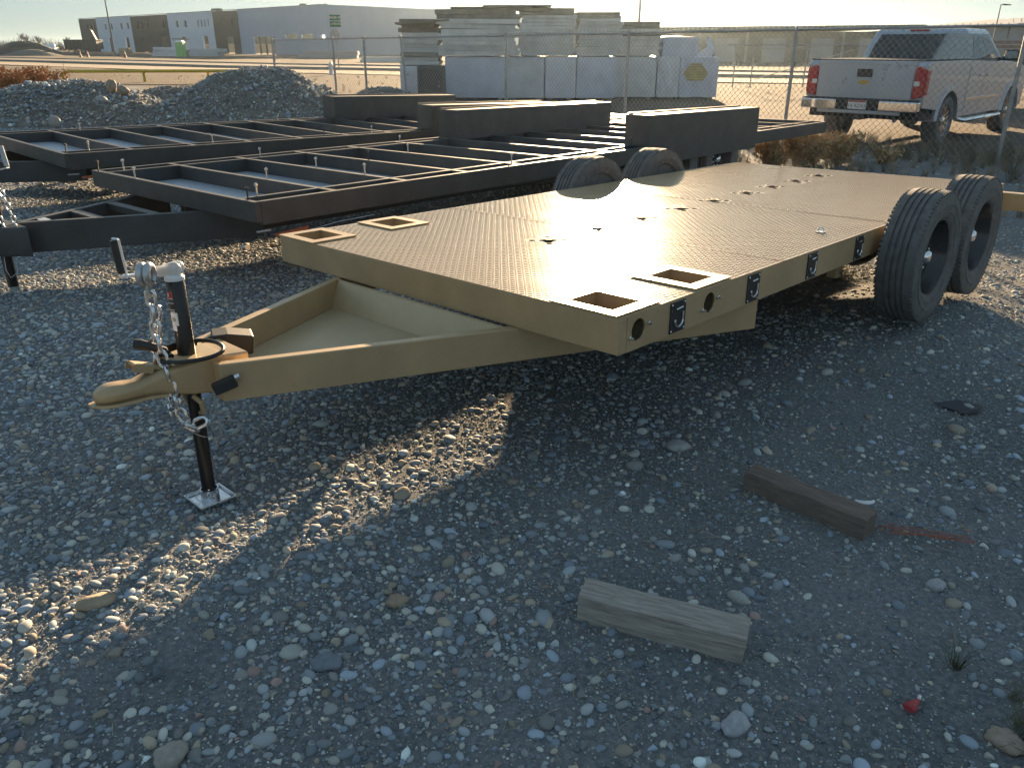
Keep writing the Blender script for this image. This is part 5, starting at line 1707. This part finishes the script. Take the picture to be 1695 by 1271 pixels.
# ================================================================== chain-link fence
FS = 19.3                                            # fence line x + y = FS
def fpt(x, z=0.0):
    return Vector((x, FS - x, z))
def ftop(x):
    return 1.74 + (x + 7.4) / 15 * .13
def fence(label, xs, x0, x1, leans=None):
    t = thing('chain_link_fence', label, 'fence', fpt((x0 + x1) / 2))
    leans = leans or {}
    for k, x in enumerate(xs):
        h = ftop(x)
        ln = leans.get(k, 0)
        r = .038 if k in (0, len(xs) - 1) else .03
        p = MB().tube([fpt(x, -.2), fpt(x + ln, h + .02)], r, 8).build('post', FENCEM, t)
        MB().lathe([(0, r + .008), (.03, r + .008), (.05, r * .6), (.055, .0001)], 10, Matrix.Translation(fpt(x + ln, h + .01)) @ ZR).build('post_cap', FENCEM, p)
        MB().tube([fpt(x, h * .5), fpt(x, h * .5 + .03)], r + .006, 8).build('tie_band', FENCEM, p)
    n = 14
    MB().tube([fpt(x0 + (x1 - x0) * i / n, ftop(x0 + (x1 - x0) * i / n)) for i in range(n + 1)], .021, 8).build('top_rail', FENCEM, t)
    # woven mesh: zigzag wires hooked into each other
    d = Vector((1, -1, 0)).normalized()
    nrm = Vector((1, 1, 0)).normalized()
    pitch = .050
    L = (x1 - x0) * math.sqrt(2)
    nw = int(L / pitch)
    vs, fs = [], []
    r = .0032
    for k in range(nw):
        s0 = k * pitch
        top = ftop(x0 + s0 / math.sqrt(2)) + .055
        z, side = .03, k % 2
        pts = []
        while z < top:
            a = s0 + (pitch if side else 0) + .004 * (1 if side else -1)
            pts.append(fpt(x0, z) + d * a + nrm * (.004 if side else -.004))
            z += pitch * 1.05
            side ^= 1
        # knuckle
        pts.append(pts[-1] + Vector((0, 0, .035)))
        o = len(vs)
        for p in pts:
            for a in (0, 2.094, 4.189):
                vs.append(p + d * r * math.cos(a) + nrm * r * math.sin(a))
        for i in range(len(pts) - 1):
            for c in range(3):
                fs.append((o + 3 * i + c, o + 3 * i + (c + 1) % 3, o + 3 * i + 3 + (c + 1) % 3, o + 3 * i + 3 + c))
    me = bpy.data.meshes.new('wire_mesh')
    me.from_pydata([tuple(v) for v in vs], [], fs)
    o = link('wire_mesh', me, FENCEM, t)
    o['kind'] = 'stuff'
    return t
fence('galvanised chain-link fence running across the yard behind the black frames and before the truck', [-7.4, -5.06, -4.0, -2.7, -.15, 2.28, 4.75, 7.17, 9.6], -7.4, 9.6, {3: -.16})

# a second fence with gate far to the right of the panel stack
def fence2():
    t = thing('pipe_fence', 'thin pipe-rail fence with a diagonal brace standing behind the panel stack, toward the dark building', 'fence', (16, 36, 0))
    MB().tube([(8.9, 35.5, 1.62), (24, 36.5, 1.66)], .028, 6).build('top_rail', FENCEM, t)
    MB().tube([(9.9, 35.6, 1.47), (12.6, 35.7, 1.48)], .02, 6).build('mid_rail', FENCEM, t)
    for k, x in enumerate((9.2, 9.95, 12.2, 14.4, 15.0, 15.6, 17.6, 20, 22.4)):
        MB().tube([(x, 35.5 + (x - 8.9) * .066, -.1), (x, 35.5 + (x - 8.9) * .066, 1.66 if k < 4 else 1.62)], .03, 6).build('post', FENCEM, t)
    MB().tube([(10.1, 35.6, .3), (14.2, 35.9, 1.45)], .018, 6).build('brace', FENCEM, t)
fence2()

# ================================================================== wrapped bundles and stacked panels
def bundle(label, x0, x1, y0, y1, z1, seed, torn=False):
    rg = random.Random(seed)
    t = thing('wrapped_bundle', label, 'bundle', ((x0 + x1) / 2, y0, 0), group='white wrapped bundles behind the fence')
    MB().box((x0 + .1, y0 + .1, -.02), (x0 + .25, y1 - .1, .06)).box((x1 - .25, y0 + .1, -.02), (x1 - .1, y1 - .1, .06)).build('skid', WOOD_GREY, t)
    # wrap: a subdivided box pulled in and out
    nx, nz = 22, 18
    mb = MB()
    def face(o, ex, ez, nn):
        vs = []
        for i in range(nx + 1):
            for j in range(nz + 1):
                u, v = i / nx, j / nz
                e = min(u, 1 - u, v, 1 - v) * 2
                b = .10 * fbm(np.array([u * 4 + seed + nn.x * 7]), np.array([v * 3 + nn.y * 3 + u * 2]), 4)[0] * min(1, e * 3) + .03 * e
                if e <= 0: b = 0
                vs.append(o + ex * u + ez * v + nn * b)
        mb.add(vs, [(i * (nz + 1) + j, (i + 1) * (nz + 1) + j, (i + 1) * (nz + 1) + j + 1, i * (nz + 1) + j + 1) for i in range(nx) for j in range(nz)], True)
    X, Y, Z = Vector((x1 - x0, 0, 0)), Vector((0, y1 - y0, 0)), Vector((0, 0, z1 - .06))
    o = Vector((x0, y0, .06))
    face(o, X, Z, Vector((0, -1, 0)))
    face(o + Y, X, Z, Vector((0, 1, 0)))
    face(o, Y, Z, Vector((-1, 0, 0)))
    face(o + X, Y, Z, Vector((1, 0, 0)))
    face(o + Z, X, Y, Vector((0, 0, 1)))
    w_ = mb.build('wrap', (WRAP, WRAP2, WRAP3)[seed % 3], t, fix=False)
    if torn:                                   # exposed yellowish boards where the wrap is torn
        cx, cz = x0 + (x1 - x0) * .36, .86
        for k in range(7):
            hw = .36 - .06 * abs(k - 2.4)
            MB().box((cx - hw, y0 - .045, cz - .30 + k * .075), (cx + hw + .1, y0 - .02, cz - .30 + k * .075 + .066)).build('exposed_board', YFOAM, t)
        mb = MB()
        pts = [(x1 - .75, z1), (x1 - .15, z1), (x1 - .05, z1 + .28), (x1 - .2, z1 + .55), (x1 - .32, z1 + .62), (x1 - .30, z1 + .3)]
        mb.prism(pts, lambda x, z: (x, y0 + .5 + (z - z1) * .3, z), lambda x, z: (x + .02, y0 + .515 + (z - z1) * .3, z))
        mb.build('loose_flap', WRAP, t, fix=True)
    return t
YB = 27.0
bs_ = [(-3.55, -2.25, 'white wrapped bundle at the left end of the row, partly behind a dark cabinet', 1.0),
       (-2.12, -.21, 'wide pale wrapped bundle right of the dark cabinet', 1.26), (-.17, 1.0, 'wrapped bundle directly under the tallest panel stack', 1.26),
       (1.04, 2.0, 'narrow wrapped bundle in the middle of the row', 1.26), (2.04, 3.28, 'wrapped bundle left of the fence post in the middle', 1.26),
       (3.34, 4.62, 'wrapped bundle just right of the fence post in the middle', 1.26), (4.67, 5.34, 'narrowest wrapped bundle left of the torn one', 1.26),
       (5.40, 6.62, 'torn wrapped bundle at the right end showing yellowish boards', 1.26)]
for k, (a, b, l, z) in enumerate(bs_):
    bundle(l, a, b, YB + (.5 if k > 4 else 0), YB + 2.6, z, 3 + k * 5, k == 7)
def cabinet():
    t = thing('cabinet', 'dark grey steel cabinet standing before the wrapped bundles behind the fence', 'cabinet', (-2.45, 25.6, 0))
    MB().box((-2.85, 25.5, 0), (-2.05, 26.2, 1.02)).build('body', GREYM if False else mat('dark_cabinet', (.10, .105, .10), .6, .1, var=.3, scale=3), t, .03)
    MB().box((-2.80, 25.47, .08), (-2.10, 25.50, .95)).build('door', BLACK, t, .01)
    MB().tube([(-2.2, 25.45, .45), (-2.2, 25.45, .62)], .012, 6).build('handle', ZINC, t)
cabinet()
def panel_stack(label, x0, x1, y0, y1, z0, z1, n, seed, top=True, ragged=.1):
    rg = random.Random(seed)
    t = thing('panel_stack', label, 'panel stack', ((x0 + x1) / 2, y0, z0), group='stacks of building panels on the wrapped bundles')
    z = z0
    hs = [rg.uniform(.7, 1.35) for _ in range(n)]
    sc_ = (z1 - z0) / sum(hs)
    for k, h in enumerate(hs):
        h *= sc_
        a, b = x0 + rg.uniform(-ragged, ragged), x1 + rg.uniform(-ragged, ragged)
        dy = rg.uniform(-.06, .06)
        m_ = BOARD_TOP if (top and k >= n - 2) or rg.random() < .05 else BOARD
        tl = rg.uniform(-.008, .008)
        M_ = Matrix.Translation(((a + b) / 2, y0 + dy, z)) @ Matrix.Rotation(tl, 4, 'Y') @ Matrix.Rotation(rg.uniform(-.02, .02), 4, 'Z')
        MB().box((-(b - a) / 2, 0, .004), ((b - a) / 2, y1 - y0, h - .004), M_).build('panel', m_, t)
        z += h
panel_stack('left stack of pale boards with a dark overhanging top sheet', -3.45, -2.3, YB + .1, YB + 2.4, 1.03, 2.35, 11, 5, True, .12)
panel_stack('second stack from the left, pale long boards with a dark top', -2.25, .15, YB - .1, YB + 2.3, 1.30, 2.62, 10, 6, True, .14)
panel_stack('tallest panel stack in the middle, greenish grey thin layers', .25, 1.95, YB, YB + 2.3, 1.30, 2.66, 13, 7, True, .08)
panel_stack('panel stack right of the tallest, thin grey layers', 2.05, 3.38, YB + .1, YB + 2.3, 1.30, 2.55, 14, 8, True, .07)
panel_stack('rightmost lower panel stack beneath the light pole', 3.45, 4.72, YB + .5, YB + 2.6, 1.30, 2.30, 10, 9, True, .08)
t = thing('plywood_sheet', 'dark thin sheet laid across the two left panel stacks', 'sheet', (-2, 27, 2.65))
MB().box((-3.62, 26.85, -.03), (-1.95, 29.1, .03), Matrix.Translation((0, 0, 2.42)) @ Matrix.Rotation(R(-3.2), 4, 'Y')).build('sheet', BOARD_TOP, t)
t = thing('plywood_sheet', 'dark thin sheet bridging the top of the middle stacks', 'sheet', (0, 27, 2.7))
MB().box((-1.9, 26.9, 2.635), (.6, 29, 2.685)).box((-.9, 26.85, 2.689), (1.2, 28.9, 2.735)).build('sheet', BOARD_TOP, t)
bundle('small pale wrapped bundle with a tan patch on top of the row right end', 4.80, 5.95, YB + .6, YB + 2.2, 1.85, 77)
bpy.data.objects[-1] if False else None

# ================================================================== pickup trucks
def pickup(label, x, y, z, yaw, paint, group=None, plate=None, emblem=False, scale=1.0):
    F = Matrix.Translation((x, y, z)) @ Matrix.Rotation(-yaw, 4, 'Z') @ Matrix.Scale(scale, 4)
    t = thing('pickup_truck', label, 'pickup truck', (0, 2.9, 0), F, group)
    W = 1.0
    def arch(yc, n=10, r=.50):
        return [(yc + r * math.cos(a), .40 + r * math.sin(a)) for a in np.linspace(0, math.pi, n)]
    prof = [(.02, .66), (0.0, 1.30), (.05, 1.37), (1.98, 1.37), (1.99, 1.35), (4.02, 1.34), (4.9, 1.30), (5.5, 1.22), (5.66, 1.12), (5.72, .9), (5.70, .50)]
    prof += [(5.45, .42)] + [(a, b) for a, b in arch(4.9)] + [(4.38, .44), (1.78, .44)] + arch(1.25) + [(.72, .60)]
    mb = MB()
    # body sides bulge a little: three sections across
    def sec(xx, k):
        return [(xx, a, b + (.0 if b < 1.2 else k)) for a, b in prof]
    n = len(prof)
    rings = [sec(-W + .05, -.02), sec(-W, -.06), sec(-W + .03, 0.0), sec(W - .03, 0.0), sec(W, -.06), sec(W - .05, -.02)]
    # side skins as a prism with bevelled edge
    mb.prism(prof, lambda a, b: (-W, a, b), lambda a, b: (W, a, b))
    body = mb.build('body', paint, t, .045, 3)
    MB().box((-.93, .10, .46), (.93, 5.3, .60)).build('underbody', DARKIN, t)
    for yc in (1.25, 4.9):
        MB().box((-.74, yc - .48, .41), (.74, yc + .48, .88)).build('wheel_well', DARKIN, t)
        for sx in (-1, 1):
            pts = [(yc + rr_ * math.cos(a), .40 + rr_ * math.sin(a)) for rr_, rg_ in ((.50, np.linspace(.1, math.pi - .1, 12)), (.56, np.linspace(math.pi - .1, .1, 12))) for a in rg_]
            xo = sx * W
            for k in range(11):
                mbq = None
            mb = MB()
            N_ = 12
            vs = []
            for a in np.linspace(.05, math.pi - .05, N_):
                for rr_, xx in ((.495, xo - sx * .03), (.495, xo + sx * .022), (.56, xo + sx * .022), (.58, xo - sx * .01)):
                    vs.append((xx, yc + rr_ * math.cos(a), .40 + rr_ * math.sin(a)))
            mb.add(vs, [(4 * i + c, 4 * i + 4 + c, 4 * i + 4 + (c + 1) % 4, 4 * i + (c + 1) % 4) for i in range(N_ - 1) for c in range(4)], True)
            mb.build('wheel_arch', paint, t)
    # bed rim and cover
    MB().box((-.93, .06, 1.371), (.93, 1.95, 1.392)).build('bed_cover', PLASTIC, t, .01)
    for sx in (-1, 1):
        MB().box((sx * .955 - .03, .05, 1.372), (sx * .955 + .03, 1.96, 1.398)).build('bed_rail_cap', PLASTIC, t, .006)
    # tailgate
    MB().box((-.80, -.014, .74), (.80, .0, 1.335)).build('tailgate', paint, t, .012, 3)
    MB().box((-.82, -.02, 1.30), (.82, .06, 1.372)).build('tailgate_cap', paint, t, .012)
    MB().box((-.80, -.020, .885), (.80, -.0145, .90)).build('tailgate_crease', DARKIN if False else paint, t)
    MB().box((-.13, -.022, 1.115), (.13, -.0142, 1.245)).build('tailgate_handle', PLASTIC, t, .004)
    for sx in (-1, 1):
        o = MB().prism([(.815, .80), (.975, .83), (.985, 1.25), (.86, 1.30), (.815, 1.26)], lambda a, b: (sx * a, -.028, b), lambda a, b: (sx * (a + .004), .05, b)).build('tail_light', REDL, t, .015, 3)
        MB().prism([(.95, .86), (1.004, .86), (1.004, 1.24), (.95, 1.24)], lambda a, b: (sx * a, -.01, b), lambda a, b: (sx * a, .13, b)).build('side_lens', REDL, o, .01)
        MB().box((sx * .86 - .04, -.031, 1.00), (sx * .86 + .05, -.0285, 1.07)).build('reverse_lamp', CLEARL, o)
    # bumper with step corners and plate recess
    for a, b in ((-.99, -.36), (.36, .99)):
        MB().box((a, -.17, .60), (b, -.02, .76)).build('bumper', CHROME, t, .02, 3)
    MB().box((-.97, -.15, .764), (.97, -.02, .785)).build('bumper_step', PLASTIC, t, .005)
    MB().box((-.36, -.14, .60), (.36, -.02, .763)).build('plate_recess', PLASTIC, t, .01)
    MB().box((-.70, -.13, .54), (.70, -.03, .598)).build('bumper_valance', CHROME if False else paint, t, .015)
    MB().box((-.06, -.10, .44), (.06, .3, .53)).build('tow_hitch', BLACK, t, .005)
    MB().tube([(.62, .1, .50), (.62, -.06, .47), (.64, -.10, .46)], .035, 10).build('exhaust', CHROME, t)
    if plate:
        p = MB().box((-.155, -.146, .615), (.155, -.1405, .755)).build('licence_plate', WHITE, t)
        MB().box((-.15, -.1475, .725), (.15, -.1463, .752)).build('plate_band', RED, p)
        me = text_mesh(plate, .075)
        o = link('lettering', me, mat('plate_ink', (.03, .03, .06), .5, 0, var=.1, scale=40), p)
        o['kind'] = 'stuff'
        o.matrix_basis = Matrix.Translation((0, -.1480, .668)) @ Matrix.Rotation(math.pi / 2, 4, 'X')
    if emblem:
        pts = [(-.105, .0), (-.085, .036), (-.035, .036), (-.028, .055), (.04, .055), (.034, .036), (.105, .036), (.085, 0), (.035, 0), (.028, -.02), (-.04, -.02), (-.034, 0)]
        MB().prism(pts, lambda a, b: (a, -.026, 1.02 + b), lambda a, b: (a, -.0142, 1.02 + b)).build('emblem', mat('gold_emblem', (.55, .36, .06), .35, .6, var=.2, scale=40), t)
    # cab
    y0b, y1b, y0t, y1t = 1.985, 4.10, 2.14, 3.32
    wb, wt_ = .94, .80
    zb, zt = 1.335, 1.845
    def cabp(fx, fy, fz):
        ww = wb + (wt_ - wb) * fz ** 1.15
        a = y0b + (y0t - y0b) * fz
        b = y1b + (y1t - y1b) * fz ** .95
        return Vector((fx * ww, a + (b - a) * fy, zb + (zt - zb) * fz))
    rings = []
    for fz in (0, .25, .5, .75, .92, 1.0):
        rings.append([cabp(-1, 0, fz), cabp(1, 0, fz), cabp(1, .5, fz), cabp(1, 1, fz), cabp(-1, 1, fz), cabp(-1, .5, fz)])
    rt_ = [[Vector((v.x * .93, 2.75 + (v.y - 2.75) * .93, 1.885)) for v in rings[-1]], [Vector((v.x * .6, 2.75 + (v.y - 2.75) * .6, 1.905)) for v in rings[-1]]]
    cab = MB().loft(rings + rt_, smooth=False).build('cab', paint, t, .035, 3)
    def glass(name, fx, pts, off, mt_=GLASS):
        """pts in (fy, fz) on a side, or (fx, fz) on front and rear"""
        mb = MB()
        if fx in (-1, 1):
            a = [cabp(fx, p, q) + Vector((fx * (off + .016), 0, .004)) for p, q in pts]
            b = [v - Vector((fx * .028, 0, 0)) for v in a]
        else:
            a = [cabp(p, fx, q) + Vector((0, (-1 if fx == 0 else 1) * off, .004)) for p, q in pts]
            b = [v + Vector((0, (1 if fx == 0 else -1) * .012, 0)) for v in a]
        nn = len(a)
        mb.add(a + b, [tuple(range(nn)), tuple(reversed(range(nn, 2 * nn)))] + [(i, i + nn, (i + 1) % nn + nn, (i + 1) % nn) for i in range(nn)])
        return mb.build(name, mt_, t)
    glass('rear_window', 0, [(-.88, .10), (.88, .10), (.86, .55), (.82, .90), (-.82, .90), (-.86, .55)], .012)
    MB().box((-.17, 2.115, 1.845), (.17, 2.15, 1.875)).build('brake_lamp', REDL, t, .006)
    glass('windshield', 1, [(-.90, .10), (.90, .10), (.84, .90), (-.84, .90)], .012)
    for sx in (-1, 1):
        SG = mat('side_glass', (.035, .055, .075), .12, .0, var=.3, scale=3, spec=.25) if sx == -1 else bpy.data.materials['side_glass']
        glass('window_trim', sx, [(.07, .08), (.47, .06), (.455, .87), (.16, .87)], .010, PLASTIC)
        glass('rear_side_window', sx, [(.10, .13), (.445, .11), (.432, .82), (.175, .82)], .014, SG)
        glass('window_trim', sx, [(.495, .05), (.90, .05), (.87, .30), (.76, .66), (.62, .87), (.485, .87)], .010, PLASTIC)
        glass('front_side_window', sx, [(.52, .11), (.865, .10), (.84, .30), (.73, .62), (.60, .82), (.508, .82)], .014, SG)
        for (ya, yb, nm) in ((2.06, 2.86, 'rear_door'), (2.875, 3.98, 'front_door')):
            d = MB().box((sx * (W + .004) - .004, ya, .50), (sx * (W + .004) + .004, yb, 1.30)).build(nm, paint, t, .003)
            hy = ya + .12 if nm == 'front_door' else yb - .28
            MB().box((sx * (W + .03) - .012, hy, 1.10), (sx * (W + .03) + .012, hy + .18, 1.145)).build('handle', CHROME, d, .006)
            MB().box((sx * (W + .014) - .006, ya + .02, .70), (sx * (W + .014) + .006, yb - .02, .745)).build('door_trim', CHROME, d, .003)
        MB().tube([(sx * .98, 1.86, .40), (sx * 1.06, 2.0, .37), (sx * 1.06, 4.1, .37), (sx * .98, 4.25, .40)], .04, 8).build('step_bar', CHROME, t)
        o = MB().prism([(0, 0), (.26, .02), (.28, .15), (.22, .20), (.03, .19)], lambda a, b: (sx * (1.03 + a), 3.70, 1.345 + b), lambda a, b: (sx * (1.03 + a * .95), 3.82, 1.36 + b * .9)).build('mirror', PLASTIC, t, .015)
        MB().prism([(.035, .03), (.235, .045), (.25, .14), (.2, .17), (.05, .165)], lambda a, b: (sx * (1.03 + a), 3.692, 1.345 + b), lambda a, b: (sx * (1.03 + a), 3.699, 1.345 + b)).build('mirror_glass', mat('mirror_glass', (.6, .7, .72), .05, 1.0, var=.1, scale=5), o)
        MB().tube([(sx * .93, 3.75, 1.37), (sx * 1.06, 3.75, 1.40)], .03, 8).build('mirror_arm', PLASTIC, o)
        MB().box((sx * .72 - .2, 5.60, .92), (sx * .72 + .2, 5.735, 1.10)).build('headlight', CLEARL, t, .02)
    MB().box((-.50, 5.64, .68), (.50, 5.75, 1.08)).build('grille', PLASTIC, t, .02)
    MB().box((-.50, 5.755, .85), (.50, 5.765, .90)).build('grille_bar', CHROME, t)
    MB().box((-.98, 5.62, .46), (.98, 5.80, .64)).build('front_bumper', CHROME, t, .03)
    # wheels with spoked rims
    for yc in (1.25, 4.9):
        for sx in (-1, 1):
            M_ = Matrix.Translation((sx * .87, yc, .40))
            r = .40
            pr = [(-.12, .26), (-.135, .30), (-.135, .36), (-.12, .392), (-.06, .40), (.06, .40), (.12, .392), (.135, .36), (.135, .30), (.12, .26)]
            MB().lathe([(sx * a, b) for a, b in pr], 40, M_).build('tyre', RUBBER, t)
            rim = MB().lathe([(sx * a, b) for a, b in ((.12, .262), (.105, .25), (.02, .24), (-.05, .23), (-.05, .001))], 32, M_).build('rim', RIMM if False else mat('rim_barrel', (.25, .25, .26), .35, .8, var=.2, scale=20), t)
            sp = MB()
            for k in range(6):
                Mk = M_ @ Matrix.Rotation(2 * math.pi * k / 6, 4, 'X')
                for dd in (-.028, .028):
                    sp.beam(Mk @ Vector((sx * .085, dd * .7, .03)), Mk @ Vector((sx * .105, dd * 2.0, .25)), .030, .02, up=Vector((1, 0, 0)))
            sp.lathe([(sx * .06, .07), (sx * .105, .065), (sx * .115, .001)], 20, M_)
            sp.build('spokes', CHROME, t)
    return t
pickup('silver crew pickup truck parked behind the fence with its tailgate toward the gold trailer', 5.924, 14.345, .0, .78, SILVER, None, '1A 3Z263', True)
pickup('pale pickup truck mostly hidden behind the silver truck cab', 14.3, 24.4, -.05, -.95, WHITEP, None, scale=.85)
pickup('small white pickup parked far off beside the soil mound', -83.2, 156.5, -.2, R(160), WHITEP, None)
